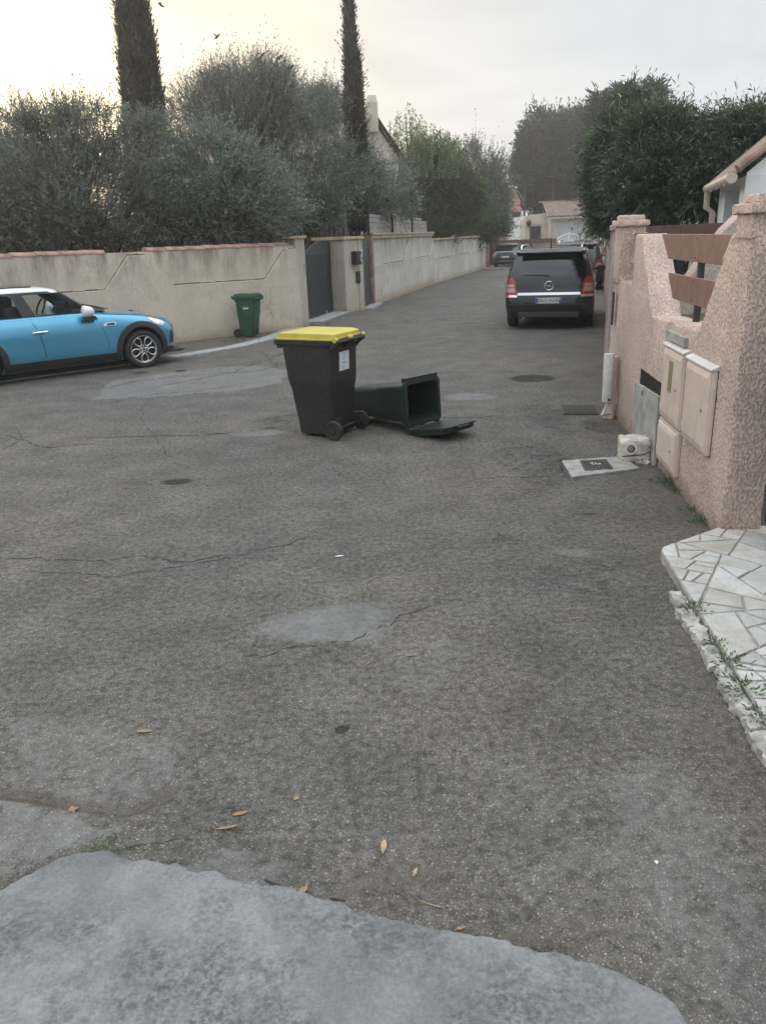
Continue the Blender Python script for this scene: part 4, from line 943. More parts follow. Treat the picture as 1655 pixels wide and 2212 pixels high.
# ---- the blue hatchback: local x = forward, origin on the ground under the front axle; the side seen is its right (-y)
def hatchback():
    p = gp(315, 793); d = Vector((.7926, .6097)).normalized()
    t = thing('parked_car', 'metallic blue hatchback with a white roof and white mirror parked by the stained wall', 'car', (0, 0, 0), atan2(d.y, d.x))
    hwid = .845; c = Vector((p.x, p.y, 0)) + Vector((-d.y, d.x, 0)) * (hwid - .03); t.location = c
    K = [(.16, .74, .64, -3.10, .58, .5), (.24, .80, .75, -3.16, .68, .5), (.32, .835, .78, -3.18, .74, .55), (.45, .850, .79, -3.19, .76, .6), (.60, .853, .78, -3.19, .78, .6), (.70, .848, .73, -3.18, .80, .6),
         (.76, .840, .64, -3.16, .83, .6), (.82, .825, .48, -3.14, .86, .6), (.87, .805, .26, -3.12, .86, .6), (.905, .785, -.04, -3.10, .78, .6), (.93, .765, -.26, -3.09, .72, .6), (.95, .745, -.48, -3.08, .6, .6), (.965, .72, -.66, -3.08, .5, .6)]
    B = Body(K, 2.6, 4.)
    o = B.loft([.16, .2, .24, .28, .32, .38, .45, .52, .60, .65, .70, .73, .76, .79, .82, .845, .87, .888, .905, .918, .93, .94, .95, .958, .965]).build('body', M['paint_blue'], t)
    cut_wheels(o, (0, -2.567), 1.2, .365, .32); 
    # the well is only open at the sides: a dark tub fills the middle
    shade(o.data, 38)
    # bonnet crown
    G = Body([(.90, .70, -.38, -3.06, .46, .5), (.97, .690, -.62, -3.05, .46, .5), (1.1, .655, -.80, -3.00, .42, .45), (1.22, .625, -.97, -2.93, .38, .4), (1.30, .60, -1.10, -2.88, .34, .4), (1.325, .588, -1.16, -2.86, .33, .4)], 3.2, 4.)
    G.w = G.w + .02
    MB().loft([G.ring(z) for z in (.94, 1.0, 1.06, 1.12, 1.18, 1.24, 1.29, 1.325)], cap=False).build('windows', M['glass'], t, smooth=True, angle=60)
    # roof
    Rf = Body([(1.30, .612, -1.08, -2.93, .34, .4), (1.335, .606, -1.13, -2.96, .36, .4), (1.365, .575, -1.24, -2.92, .40, .45), (1.39, .50, -1.42, -2.80, .45, .5), (1.405, .36, -1.65, -2.6, .45, .5), (1.41, .15, -1.9, -2.3, .3, .3)], 3.2, 4.)
    MB().loft([Rf.ring(z) for z in (1.30, 1.318, 1.335, 1.35, 1.365, 1.378, 1.39, 1.398, 1.405, 1.41)]).build('roof', M['paint_white'], t, smooth=True, angle=60)
    MB().prism([(-1.52, -.45), (-1.45, 0), (-1.52, .45), (-2.75, .45), (-2.75, -.45)], 1.392, 1.414).build('sunroof', M['priv_glass'], t, bevel=.008)
    for sd in ('R', 'L'):
        s = -1 if sd == 'R' else 1
        # black pillars on the glass
        for nm, poly in (('windscreen_pillar', [(-.60, .945), (-.50, .945), (-1.06, 1.325), (-1.17, 1.325)]), ('door_pillar', [(-1.78, .945), (-1.58, .945), (-1.74, 1.32), (-1.90, 1.32)]), ('rear_pillar', [(-2.95, .945), (-2.55, .945), (-2.60, 1.32), (-2.86, 1.32)]),
                         ('window_frame', [(-2.8, 1.295), (-1.1, 1.295), (-1.15, 1.328), (-2.8, 1.328)])):
            panel(G, poly, sd, .006, nm, M['trim'], t, .01)
        panel(G, [(-3.0, .935), (-.52, .935), (-.56, .958), (-3.0, .958)], sd, .013, 'belt_trim', M['chrome'], t, .01)
        # doors as skins just proud of the body, with dark gaps behind
        fd = [(-1.70, .932), (-.80, .932), (-.70, .84), (-.63, .7), (-.585, .5), (-.565, .30), (-1.565, .30), (-1.58, .5), (-1.62, .75)]
        rd = [(-2.62, .932), (-1.71, .932), (-1.63, .75), (-1.59, .5), (-1.575, .30), (-2.02, .30), (-2.10, .42), (-2.22, .60), (-2.40, .74), (-2.55, .8)]
        grow = lambda P, k: [(x + (x - sum(a for a, _ in P) / len(P)) * k / 1., z + (z - .6) * k) for x, z in P]
        for nm, P in (('front_door', fd), ('rear_door', rd)):
            panel(B, grow(P, .018), sd, .001, 'door_gap', M['dark'], t, .004)
            dr = panel(B, P, sd, .0045, nm, M['paint_blue'], t, .004)
            hx = -1.60 if nm == 'front_door' else -2.42
            if nm == 'front_door' or True:
                hy = float(B.hw(np.array([hx]), np.array([.74]))[0])
                MB().lathe([(.055, 0), (.05, .008)], 24, Matrix.Translation((hx + .0, s * (hy + .001), .735)) @ Matrix.Diagonal((1.3, s, .95, 1)), 'y').build('handle_recess', M['paint_blue'], dr, smooth=True)
                MB().tube([(hx - .12, s * (hy + .01), .735), (hx - .09, s * (hy + .035), .74), (hx + .1, s * (hy + .035), .742), (hx + .12, s * (hy + .01), .74)], [.01, .015, .015, .01], 10).build('door_handle', M['chrome'], dr, smooth=True)
        # sill and arch cladding
        panel(B, [(-2.20, .17), (-.372, .17), (-.366, .302), (-2.20, .302)], sd, .012, 'sill', M['trim'], t, .03)
        for ax, n0 in ((0, 'arch'), (-2.567, 'arch')):
            P = arc(ax, .32, .45, -8, 188, 26) + arc(ax, .32, .362, 188, -8, 26)
            P = [(x, max(z, .18)) for x, z in P]
            panel(B, P, sd, .022, 'arch_cladding', M['trim'], t, .05, .05)
        panel(B, [(.36, .19), (.66, .19), (.68, .27), (.42, .31)], sd, .012, 'bumper_foot', M['trim'], t, .03)
        # side scuttle, lamps
        sc = panel(B, [(-.62, .745), (-.60, .775), (-.57, .79), (-.43, .795), (-.40, .765), (-.43, .742)], sd, .012, 'side_scuttle', M['chrome'], t, .01, .03)
        panel(B, [(-.56, .752), (-.56, .782), (-.44, .785), (-.425, .765), (-.44, .75)], sd, .016, 'scuttle_inset', M['trim'], t, .008, .03)
        hl = arc(0, 0, 1, 0, 360, 22)[:-1]
        def lens(k): return [(.30 + .175 * k * x * cos(radians(-33)) - .075 * k * y * sin(radians(-33)), .775 + .165 * k * x * sin(radians(-33)) + .082 * k * y * cos(radians(-33))) for x, y in hl]
        panel(B, lens(1.), sd, .008, 'headlight_ring', M['chrome'], t, .01, .03)
        panel(B, lens(.86), sd, .014, 'headlight', M['head_lens'], t, .008, .03)
        panel(B, [(.52, .36), (.62, .34), (.67, .48), (.60, .56), (.54, .5)], sd, .004, 'bumper_duct', M['trim'], t, .01, .03)
        # mirror
        MB().lathe([(.082, -.085), (.088, -.075), (.09, -.03), (.083, .03), (.062, .075), (.03, .1), (.006, .106)], 22, Matrix.Translation((-.86, s * .93, .995)) @ Matrix.Rotation(radians(8), 4, 'Y') @ Matrix.Diagonal((.95, 1.1, .97, 1)), 'x').build('mirror', M['paint_white'], t, smooth=True, angle=60)
        MB().prism([(-.95, .86), (-.72, .86), (-.75, .92), (-.9, .93)], s * .77, s * .95, axis='y').build('mirror_foot', M['trim'], t, bevel=.01)
    panel(B, [(-.62, .62), (.62, .62), (.62, .625), (-.62, .625)], 'F', .004, 'bumper_seam', M['dark'], t, .004)
    panel(B, [(-.42, .64), (.42, .64), (.36, .40), (-.36, .40)], 'F', .012, 'grille', M['trim'], t, .02)
    MB().prism([(-.35, .17), (.72, .19), (.82, .22), (.72, .235)], -.70, .70, axis='y').build('splitter', M['trim'], t, bevel=.005)
    sc = MB(); sc.prism([(-.95, -.62), (-.5, -.6), (-.36, -.3), (-.32, 0), (-.36, .3), (-.5, .6), (-.95, .62)], .962, .972); sc.build('scuttle', M['trim'], t, bevel=.004)
    MB().tube([(-.42, -.25, .985), (-.6, .0, 1.03), (-.75, .3, 1.09)], .008, 5).build('wiper', M['trim'], t)
    MB().tube([(-.42, -.6, .985), (-.55, -.35, 1.03), (-.66, -.05, 1.06)], .008, 5).build('wiper', M['trim'], t)
    for x in (0, -2.567):
        for y in (-1, 1): wheel(t, x, y * .765, .31, .195, .225, 'loops')
    # cabin
    MB().b2(-2.9, -.7, -.6, .6, .4, .93).build('cabin_floor', M['dark'], t)
    for y in (-.33, .33):
        st = MB().prism([(-1.95, .75), (-1.6, .75), (-1.78, 1.12), (-1.88, 1.14), (-2.02, 1.1)], y - .24, y + .24, axis='y').b2(-1.93, -1.83, y - .12, y + .12, 1.13, 1.27)
        st.build('front_seat', M['seat'], t, bevel=.03)
    MB().prism([(-2.75, .8), (-2.45, .8), (-2.62, 1.1), (-2.8, 1.1)], -.55, .55, axis='y').b2(-2.8, -2.7, -.4, -.18, 1.08, 1.22).b2(-2.8, -2.7, .18, .4, 1.08, 1.22).build('rear_seat', M['seat'], t, bevel=.03)
    MB().tube([(-1.22 + .08 * sin(a), .33 + .18 * cos(a), 1.02 + .17 * sin(a)) for a in np.linspace(0, 2 * pi, 21)[:-1]], .014, 6, closed=True).build('steering_wheel', M['ink'], t)
    MB().prism([(-1.05, .9), (-.6, .9), (-.6, .97), (-.95, 1.02)], -.55, .55, axis='y').build('dashboard', M['seat'], t, bevel=.02)
    MB().b2(-1.76, -1.70, -.700, -.692, .985, 1.02).build('door_sticker', M['label'], t)
    return t
hatchback()

# ---- the black people carrier seen from behind: local x = forward, origin on the ground under the rear bumper
def roof_cap(body, zs, mat, t): return MB().loft([body.ring(z) for z in zs]).build('roof', mat, t, smooth=True, angle=60)
def carrier(name, label, paint, pos, head, scale=1., plate=None, detail=True, group=None):
    t = thing(name, label, 'car', pos, atan2(head.y, head.x), group)
    K = [(.22, .80, 4.30, .10, .7, .30), (.30, .86, 4.38, .02, .8, .34), (.45, .895, 4.42, .0, .8, .36), (.62, .905, 4.42, .01, .8, .36), (.80, .905, 4.36, .06, .8, .36), (.92, .895, 4.1, .08, .8, .34), (1.0, .875, 3.6, .10, .7, .32), (1.04, .86, 3.35, .11, .6, .32)]
    B = Body(K, 3., 5.)
    o = B.loft([.22, .26, .30, .36, .45, .55, .62, .7, .8, .86, .92, .96, 1.0, 1.04]).build('body', paint, t); cut_wheels(o, (.83, 3.53), 1.3, .36, .33)
    shade(o.data, 38)
    G = Body([(1.02, .868, 3.40, .105, .6, .30), (1.10, .85, 3.2, .13, .6, .30), (1.25, .805, 2.95, .19, .55, .28), (1.40, .75, 2.7, .26, .5, .26), (1.50, .71, 2.5, .31, .5, .26), (1.53, .695, 2.45, .33, .5, .26)], 3., 5.)
    MB().loft([G.ring(z) for z in (1.02, 1.06, 1.10, 1.18, 1.25, 1.33, 1.40, 1.46, 1.50, 1.53)], cap=False).build('windows', M['priv_glass'], t, smooth=True, angle=60)
    Rb = Body([(1.50, .72, 2.52, .25, .5, .26), (1.54, .705, 2.45, .22, .5, .26), (1.575, .66, 2.3, .26, .5, .26), (1.60, .56, 2.1, .38, .5, .26), (1.612, .36, 1.9, .6, .4, .26), (1.616, .15, 1.6, .9, .3, .2)], 3., 5.)
    roof_cap(Rb, (1.50, 1.52, 1.54, 1.558, 1.575, 1.588, 1.60, 1.607, 1.612, 1.616), paint, t)
    for sd in 'LR':
        s = 1 if sd == 'L' else -1
        for poly in ([(.15, 1.03), (.42, 1.03), (.50, 1.5), (.34, 1.5)], [(1.25, 1.03), (1.35, 1.03), (1.30, 1.5), (1.22, 1.5)], [(2.3, 1.03), (2.4, 1.03), (2.2, 1.5), (2.12, 1.5)], [(3.05, 1.03), (3.3, 1.03), (2.44, 1.5), (2.30, 1.5)]): panel(G, poly, sd, .006, 'window_pillar', paint, t, .01)
        MB().tube([(.42, s * .61, 1.585), (.55, s * .61, 1.655), (.9, s * .62, 1.665), (2.1, s * .62, 1.66), (2.4, s * .60, 1.60)], [.012, .02, .02, .02, .012], 8).build('roof_rail', M['chrome'], t, smooth=True)
        MB().lathe([(.0, -.1), (.08, -.08), (.11, 0), (.1, .06), (.0, .1)][1:-1], 14, Matrix.Translation((3.0, s * 1.0, 1.08)) @ Matrix.Rotation(radians(85), 4, 'Y') @ Matrix.Diagonal((.85, 1.1, 1, 1)), 'z').build('mirror', M['trim'], t, smooth=True, angle=60)
        MB().b2(2.97, 3.05, s * .84, s * .95, 1.03, 1.07).build('mirror_foot', M['trim'], t)
        panel(B, [(1.3, .52), (3.05, .52), (3.05, .56), (1.3, .56)], sd, .012, 'rub_strip', M['trim'], t, .01)
        panel(B, [(2.2, .3), (2.207, .3), (2.207, 1.02), (2.2, 1.02)], sd, .002, 'door_gap', M['dark'], t, .004)
        panel(B, [(1.2, .6), (1.207, .6), (1.207, 1.02), (1.2, 1.02)], sd, .002, 'door_gap', M['dark'], t, .004)
        for ax in (.83, 3.53): panel(B, arc(ax, .33, .40, 0, 180, 20) + arc(ax, .33, .362, 180, 0, 20), sd, .01, 'arch_lip', paint, t, .03, .05)
        # tail lamp cluster wraps the corner
        def q(*pts): return [(s * a, b) for a, b in pts] if s > 0 else [(s * a, b) for a, b in pts][::-1]
        lamp = panel(B, q((.64, .70), (.89, .70), (.872, .93), (.845, 1.035), (.74, 1.035), (.68, .95)), 'B', .010, 'tail_light', M['red_lens'], t, .02, .04)
        panel(B, q((.685, .76), (.885, .76), (.876, .84), (.70, .84)), 'B', .015, 'lens_cell', M['clear_lens'], lamp, .008, .04)
        panel(B, q((.70, .855), (.878, .855), (.872, .915), (.715, .915)), 'B', .015, 'lens_cell', M['clear_lens'], lamp, .008, .04)
        panel(B, q((.64, .655), (.892, .655), (.892, .70), (.64, .70)), 'B', .010, 'lamp_trim', M['chrome'], lamp, .012, .04)
        panel(G, q((.56, 1.045), (.83, 1.045), (.70, 1.49), (.60, 1.49)), 'B', .004, 'tailgate_pillar', paint, t, .01, .06)
        panel(B, q((.638, .28), (.640, .28), (.640, .66), (.632, .66)), 'B', .003, 'tailgate_gap', M['dark'], t, .004, .08)
    wn = panel(G, [(-.70, 1.06), (.70, 1.06), (.63, 1.49), (-.63, 1.49)], 'B', .007, 'rear_window', M['priv_glass'], t, .01)
    panel(B, [(-.63, .695), (.63, .695), (.63, .745), (-.63, .745)], 'B', .022, 'chrome_bar', M['chrome'], t, .03)
    MB().prism([(.10, 1.525), (.20, 1.60), (.55, 1.612), (.5, 1.56)], -.62, .62, axis='y').build('spoiler', paint, t, bevel=.012)
    MB().b2(.125, .15, -.17, .17, 1.528, 1.556).build('brake_light', M['red_lens'], t, bevel=.003)
    MB().tube([(.35, 0, 1.60), (.22, 0, 1.80)], [.012, .005], 6).build('antenna', M['ink'], t)
    MB().tube([(.10, .02, 1.075), (.11, .25, 1.09), (.115, .52, 1.085)], [.016, .01, .006], 6).build('wiper', M['ink'], t)
    MB().b2(-.02, .10, -.80, .80, .50, .515).build('bumper_seam', M['trim'], t)
    MB().b2(-.015, .3, -.62, .62, .25, .36).build('bumper_valance', M['trim'], t, bevel=.02)
    for x in (.83, 3.53):
        for y in (-1, 1): wheel(t, x, y * .79, .325, .215, .215)
    MB().tube([(.2, .5, .26), (-.0, .5, .26)], .03, 10).build('exhaust', M['steel'], t)
    if detail:
        e = float(B.xe(np.array([0.]), np.array([.86]), False)[0]) - .012
        bd = MB().tube([(e, .085 * cos(a), .875 + .085 * sin(a)) for a in np.linspace(0, 2 * pi, 29)[:-1]], .011, 8, closed=True)
        bd.prism([(-.11, .868), (-.02, .868), (-.035, .892), (.025, .885), (.11, .882), (.02, .882 - .014), (.038, .856), (-.03, .864)], e - .006, e + .006, axis='x').build('badge', M['chrome'], t, smooth=True)
    pl = MB().b2(-.016, .02, -.26, .26, .50 + .03, .61 + .03).build('number_plate', M['plate'], t, bevel=.003)
    MB().b2(-.019, -.014, .215, .258, .532, .638).build('plate_band', M['plate_blue'], pl); MB().b2(-.019, -.014, -.258, -.215, .532, .638).build('plate_band', M['plate_blue'], pl)
    MB().b2(-.021, -.018, -.25, -.223, .59, .625).build('plate_crest', M['plate_orange'], pl)
    if plate:
        Mx = Matrix.Translation((-.018, 0, .584)) @ Matrix(((0, 0, -1, 0), (-1, 0, 0, 0), (0, 1, 0, 0), (0, 0, 0, 1)))
        text('plate_text', plate, .108, M['ink'], pl, Mx, .0015, .86)
        text('plate_text', 'F', .04, M['plate'], pl, Matrix.Translation((-.0205, .237, .55)) @ Matrix(((0, 0, -1, 0), (-1, 0, 0, 0), (0, 1, 0, 0), (0, 0, 0, 1))), .001)
    return t
wlft, wrgt = gp(1102, 706), gp(1272, 704)
oh = Vector((.275, 1, 0)).normalized(); pos = (wlft + wrgt) / 2 - oh * .55; pos.z = 0
carrier('parked_car', 'black people carrier seen from behind with a chrome bar across its tailgate', M['paint_black'], pos, oh, plate='BN-519-HN')
p2 = gp(1240, 628); 
c2 = carrier('parked_car', 'dark grey car with silver roof rails mostly hidden in front of the black people carrier', M['paint_anthracite'], p2 + oh * .1, Vector((.3, 1, 0)).normalized(), detail=False)
p3 = gp(1262, 601) ; c3 = carrier('parked_car', 'dark red car farthest along the right hand wall beyond the grey one', M['paint_red'], p3, Vector((.3, 1, 0)).normalized(), detail=False)
# ---- far crossover on the left side of the street end
def crossover():
    p = (gp(1071, 577) + gp(1112, 575)) / 2; h = Vector((.36, 1, 0)).normalized()
    t = thing('parked_car', 'grey crossover parked facing away at the far end of the street on the left', 'car', (p.x, p.y, gz(p.y)), atan2(h.y, h.x)); m = M['paint_grey']
    B = Body([(.28, .78, 4.1, .12, .8, .3), (.4, .86, 4.2, .02, .9, .4), (.65, .89, 4.2, .0, .9, .42), (.85, .885, 4.05, .05, .9, .42), (.98, .85, 3.6, .1, .8, .4), (1.02, .82, 3.3, .14, .7, .4)], 3., 4.)
    o = B.loft([.28, .34, .4, .5, .65, .75, .85, .92, .98, 1.02]).build('body', m, t); cut_wheels(o, (.8, 3.4), 1.2, .39, .35); shade(o.data, 38)
    G = Body([(1.0, .83, 3.3, .16, .6, .35), (1.2, .77, 2.9, .42, .5, .3), (1.42, .66, 2.5, .72, .5, .3)], 3., 4.)
    MB().loft([G.ring(z) for z in (1.0, 1.1, 1.2, 1.3, 1.42)]).build('windows', M['priv_glass'], t, smooth=True, angle=60)
    R_ = Body([(1.40, .69, 2.6, .52, .5, .3), (1.45, .67, 2.5, .56, .5, .3), (1.5, .5, 2.2, .8, .5, .3), (1.52, .2, 1.8, 1.2, .3, .2)], 3., 4.); roof_cap(R_, (1.40, 1.43, 1.45, 1.48, 1.5, 1.52), m, t)
    for s in (1, -1):
        q = lambda *pts: [(s * a, b) for a, b in pts]
        panel(B, q((.50, .86), (.86, .80), (.85, .93), (.6, .93)), 'B', .012, 'tail_light', M['red_lens'], t, .02)
        panel(B, q((.52, .84), (.86, .77), (.86, .79), (.54, .86)), 'B', .016, 'lamp_trim', M['chrome'], t, .02)
        for x in (.8, 3.4): wheel(t, x, s * .77, .345, .22, .22)
        MB().lathe([(.07, -.06), (.1, 0), (.08, .06)], 12, Matrix.Translation((2.9, s * .96, 1.08)) @ Matrix.Rotation(radians(85), 4, 'Y'), 'z').build('mirror', m, t, smooth=True)
    panel(B, [(-.5, .34), (.5, .34), (.5, .42), (-.5, .42)], 'B', .02, 'diffuser', M['steel'], t, .02)
    panel(B, [(-.8, .44), (.8, .44), (.8, .62), (-.8, .62)], 'B', .008, 'bumper', M['trim'], t, .02)
    pl = MB().b2(-.03, .01, -.26, .26, .60, .71).build('number_plate', M['plate'], t)
crossover()
# ------------------------------------------------------------ foliage
def unit(v): return v / np.maximum(np.linalg.norm(v, axis=-1, keepdims=True), 1e-9)
def leafmesh(name, O, D, L, Wd, mat, parent, droop=0.):
    """diamond leaves at O along D with random roll"""
    n = len(O); D = unit(D); r = unit(np.cross(D, unit(rng.normal(size=(n, 3))))); L = np.broadcast_to(L, n)[:, None]; Wd = np.broadcast_to(Wd, n)[:, None]
    m_ = O + D * L * .45; m_[:, 2] -= 0; tip = O + D * L; tip[:, 2] -= droop * L[:, 0]
    V = np.stack([O, m_ + r * Wd / 2, tip, m_ - r * Wd / 2], 1).reshape(-1, 3); F_ = np.arange(4 * n).reshape(n, 4)
    return npmesh(name, V, F_, mat, parent)
def blobs_points(blobs, n, shell=.5):
    """random points in a union of ellipsoids, biased to their outer part; returns points, outward dirs"""
    b = np.array(blobs, float); wgt = (b[:, 3] * b[:, 4] * b[:, 5]) ** (2 / 3) * (b[:, 6] if b.shape[1] > 6 else 1); k = rng.choice(len(b), n, p=wgt / wgt.sum())
    u = unit(rng.normal(size=(n, 3))); r = shell + (1 - shell) * rng.random(n) ** .6; 
    az = np.arctan2(u[:, 1], u[:, 0]); r = r * (.62 + .7 * fbm(az * 1.9 + k * 7.3, u[:, 2] * 2.6 + k * 3.1, 3, 17)); P = b[k, :3] + u * r[:, None] * b[k, 3:6]; return P, unit(u / b[k, 3:6]), r
def lumpy(P, seed=0, sc=2.1, thr=.42):
    """keep mask giving clumps and gaps"""
    a = fbm(P[:, 0] * sc + P[:, 2] * .7, P[:, 2] * sc + P[:, 1] * .9, 3, seed); return a > thr
def shoots(P, D, up, L, k, jit=.35):
    """k leaf origins along each shoot, direction up the shoot with splay"""
    n = len(P); d = unit(D * (1 - up) + np.array([0, 0, up]) + rng.normal(size=(n, 3)) * jit); L = L * (.5 + 1.0 * rng.random(n) + 1.3 * rng.random(n) ** 8)
    t_ = np.linspace(.1, 1, k)[None, :, None]; O = P[:, None] + d[:, None] * t_ * L[:, None, None]; O = O + rng.normal(size=O.shape) * .006
    ld = unit(d[:, None] * .9 + rng.normal(size=O.shape) * .55); return O.reshape(-1, 3), ld.reshape(-1, 3), d, L
def branches(t, base, tips, r0, mat, name='branch', n=5, wig=.12):
    mb = MB()
    for tp in tips:
        b = Vector(base) + Vector((random.gauss(0, r0), random.gauss(0, r0), 0)); tp = Vector(tp); P = []
        for i in range(6):
            f = i / 5; p = b.lerp(tp, f); p += Vector((random.gauss(0, wig), random.gauss(0, wig), random.gauss(0, wig * .4))) * sin(pi * f); P.append(p)
        mb.tube(P, [r0 * (1 - .85 * i / 5) for i in range(6)], n)
    return mb.build(name, mat, t, smooth=True)
def twigs(name, P, D, L, r, mat, parent):
    """thin three-sided twigs, numpy"""
    n = len(P); D = unit(D); a = unit(np.cross(D, np.array([.3, .2, 1.]))); b = np.cross(D, a); V = []
    for j in range(3): an = 2 * pi * j / 3; V.append(P + (a * cos(an) + b * sin(an)) * r)
    V.append(P + D * np.broadcast_to(L, n)[:, None]); V = np.stack(V, 1).reshape(-1, 3); i = np.arange(n)[:, None] * 4
    F_ = np.concatenate([i + np.array([[0, 1, 3]]), i + np.array([[1, 2, 3]]), i + np.array([[2, 0, 3]])]); return npmesh(name, V, F_, mat, parent)
def pxblob(px, py, rx, ry, Y, w=1., depth=.8):
    c = at(px, py, Y); s = Y / F_PX * 1.03; return (c.x, c.y, c.z, rx * s, max(.4, rx * s * depth), ry * s, w)
def tree(name, label, pxbl, Y, nsh, k, L, lw, ll, mat, trunk_px, group=None, up=.45, shell=.3, cat='tree', thr=.38, seed=0, bark='bark', ntr=3, jit=.35, r0=.07, droop=0.):
    base = at(*trunk_px, Y); base.z = gz(Y); t = thing(name, label, cat, base, 0, group); ofs = np.array(base)
    bl = [list(pxblob(*b[:4], Y + (b[4] if len(b) > 4 else 0), b[5] if len(b) > 5 else 1)) for b in pxbl]
    for b in bl: b[0] -= ofs[0]; b[1] -= ofs[1]; b[2] -= ofs[2]
    P, D, _ = blobs_points(bl, nsh, shell); P = P[lumpy(P + ofs, seed, thr=thr)] if thr else P; D = unit(P - np.mean([b[:3] for b in bl], 0))
    O, ld, d, Ls = shoots(P, D, up, L, k, jit); n = len(O)
    leafmesh('crown', O, ld, ll * (.6 + .8 * rng.random(n)), lw * (.7 + .6 * rng.random(n)), mat, t, droop)
    if name == 'olive_tree':
        m2 = nsh // 22; P3, D3, _ = blobs_points(bl, m2, .8); up_ = D3[:, 2] > .1; P3, D3 = P3[up_], D3[up_]
        if len(P3) > 20:
            O3, ld3, d3, L3 = shoots(P3, D3, .6, L * 1.9, k + 5, .3); leafmesh('stray_sprigs', O3, ld3, ll, lw, mat, t, droop); P = np.concatenate([P, P3]); d = np.concatenate([d, d3]); Ls = np.concatenate([Ls, L3])
    tips = [(b[0] + random.gauss(0, b[3] * .4), b[1], b[2] + b[5] * .3) for b in bl for _ in range(ntr)]
    branches(t, (0, 0, -.1), tips, r0, M[bark], 'trunk'); 
    if mat is not M['conifer']: q = rng.permutation(len(P))[: len(P) // 5]; twigs('twig', P[q], d[q], Ls[q] * 1.0, .005, M['twig'], t)
    return t
OG = 'olive trees behind the left wall'
tree('olive_tree', 'large grey green olive tree at the left edge behind the terracotta coping', [(60, 345, 150, 75), (180, 305, 110, 60), (130, 430, 190, 95), (-60, 400, 120, 110), (300, 380, 90, 90, 0), (290, 480, 90, 60, 0, .7), (80, 480, 150, 60, 0, .8), (110, 265, 90, 30, 0, .7), (-120, 480, 80, 60, 0), (155, 258, 30, 22, 0, 1.3), (330, 272, 40, 20, 0, .8), (75, 280, 26, 26, 0, 1.2), (60, 372, 190, 60, 1.5)], 17.8, 11500, 11, .27, .021, .085, M['olive'], (190, 540), OG, seed=1)
tree('olive_tree', 'silvery olive tree bushing over the wall between the two tall cypresses', [(420, 400, 90, 80), (380, 470, 90, 60), (480, 470, 80, 60), (440, 340, 70, 50), (560, 440, 90, 80), (360, 330, 40, 30), (500, 375, 80, 60)], 19.0, 6800, 11, .34, .022, .088, M['olive2'], (500, 520), OG, seed=2)
tree('olive_tree', 'dense dark olive tree in the middle below the bare branched tree', [(560, 320, 110, 90, 1), (480, 280, 90, 60, 1), (640, 300, 90, 70, 1), (600, 420, 120, 90), (660, 450, 80, 60), (700, 380, 90, 80), (590, 360, 130, 90, 2), (680, 250, 60, 40, 1, .8)], 24.5, 8200, 10, .36, .026, .1, M['olive'], (620, 520), OG, seed=3)
tree('olive_tree', 'olive tree with upright tips beside the slim right cypress', [(690, 260, 60, 45), (720, 235, 40, 30), (775, 370, 50, 55, -1), (826, 425, 30, 40), (852, 385, 30, 38), (868, 440, 30, 36), (760, 420, 90, 60, -1), (812, 430, 40, 40, -1), (700, 210, 30, 22, 0, .8), (650, 230, 30, 30, 0, .8), (730, 460, 90, 30, -1)], 28.5, 6200, 10, .36, .026, .1, M['olive2'], (770, 500), OG, seed=4)
# bare branched tree with birds
def bare_tree():
    Y = 24.; base = at(540, 520, Y); base.z = 0; t = thing('bare_tree', 'tall tree of bare upright twigs with small birds on its top', 'tree', base); ofs = np.array(base)
    bl = [list(pxblob(*b, Y)) for b in ((540, 230, 90, 75), (600, 215, 45, 55), (440, 250, 65, 55), (500, 255, 80, 60), (480, 200, 50, 35), (580, 175, 40, 35))]
    for b in bl: b[0] -= ofs[0]; b[1] -= ofs[1]; b[2] -= ofs[2]
    P, D, _ = blobs_points(bl, 2300, .25); c = np.array([0, 0, bl[0][2] - 2.4]); d0 = unit(P - c); d = unit(d0 + rng.normal(size=P.shape) * .22)
    L = .35 + .55 * rng.random(len(P)); twigs('twig', P, d, L, .009, M['twig'], t)
    P2_ = P + d * L[:, None] * .5; twigs('twig', np.repeat(P2_, 2, 0), unit(np.repeat(d, 2, 0) + rng.normal(size=(2 * len(P), 3)) * .5), .3, .006, M['twig'], t)
    O, ld, _, _ = shoots(P[:2300], d[:2300], .5, .5, 7); leafmesh('crown', O, ld, .08, .028, M['olive2'], t)
    tips = [tuple(b[k] + random.gauss(0, .2) for k in range(3)) for b in bl for _ in range(5)]
    branches(t, (0, 0, -.1), tips, .08, M['bark'], 'trunk')
    tops = []
    mb = MB()
    for px, py in BIRDS_ON: 
        p = at(px, py, Y) - base; q = at(px - (px - 545) * .45 , py + 85, Y + .1) - base; m_ = p.lerp(q, .5) + Vector((random.gauss(0, .03), 0, 0)); mb.tube([q, m_, p - Vector((0, 0, .03))], [.014, .009, .005], 5)
    for i in range(26):
        px = random.uniform(420, 640); py = 165 + abs(px - 565) * .35 + random.uniform(0, 40); p = at(px, py, Y) - base; q = at(px - (px - 545) * .35, py + 90, Y) - base; mb.tube([q, p.lerp(q, .5) + Vector((random.gauss(0, .05), 0, 0)), p], [.014, .01, .004], 5)
    mb.build('branch', M['twig'], t)
BIRDS_ON = [(565, 122), (554, 131), (560, 131), (602, 127), (595, 141), (627, 147), (491, 145), (437, 158)]
bare_tree()
BL = ['topmost little dark bird on the centre tip of the bare tree', 'left one of two little dark birds close together on the bare tree', 'right one of two little dark birds close together on the bare tree', 'little dark bird on a tip right of the highest one', 'little dark bird just below the one on the right hand tip', 'little dark bird perched farthest right on the bare tree', 'little bird on a slim twig left of the bare tree centre', 'little bird perched farthest left on the bare tree']
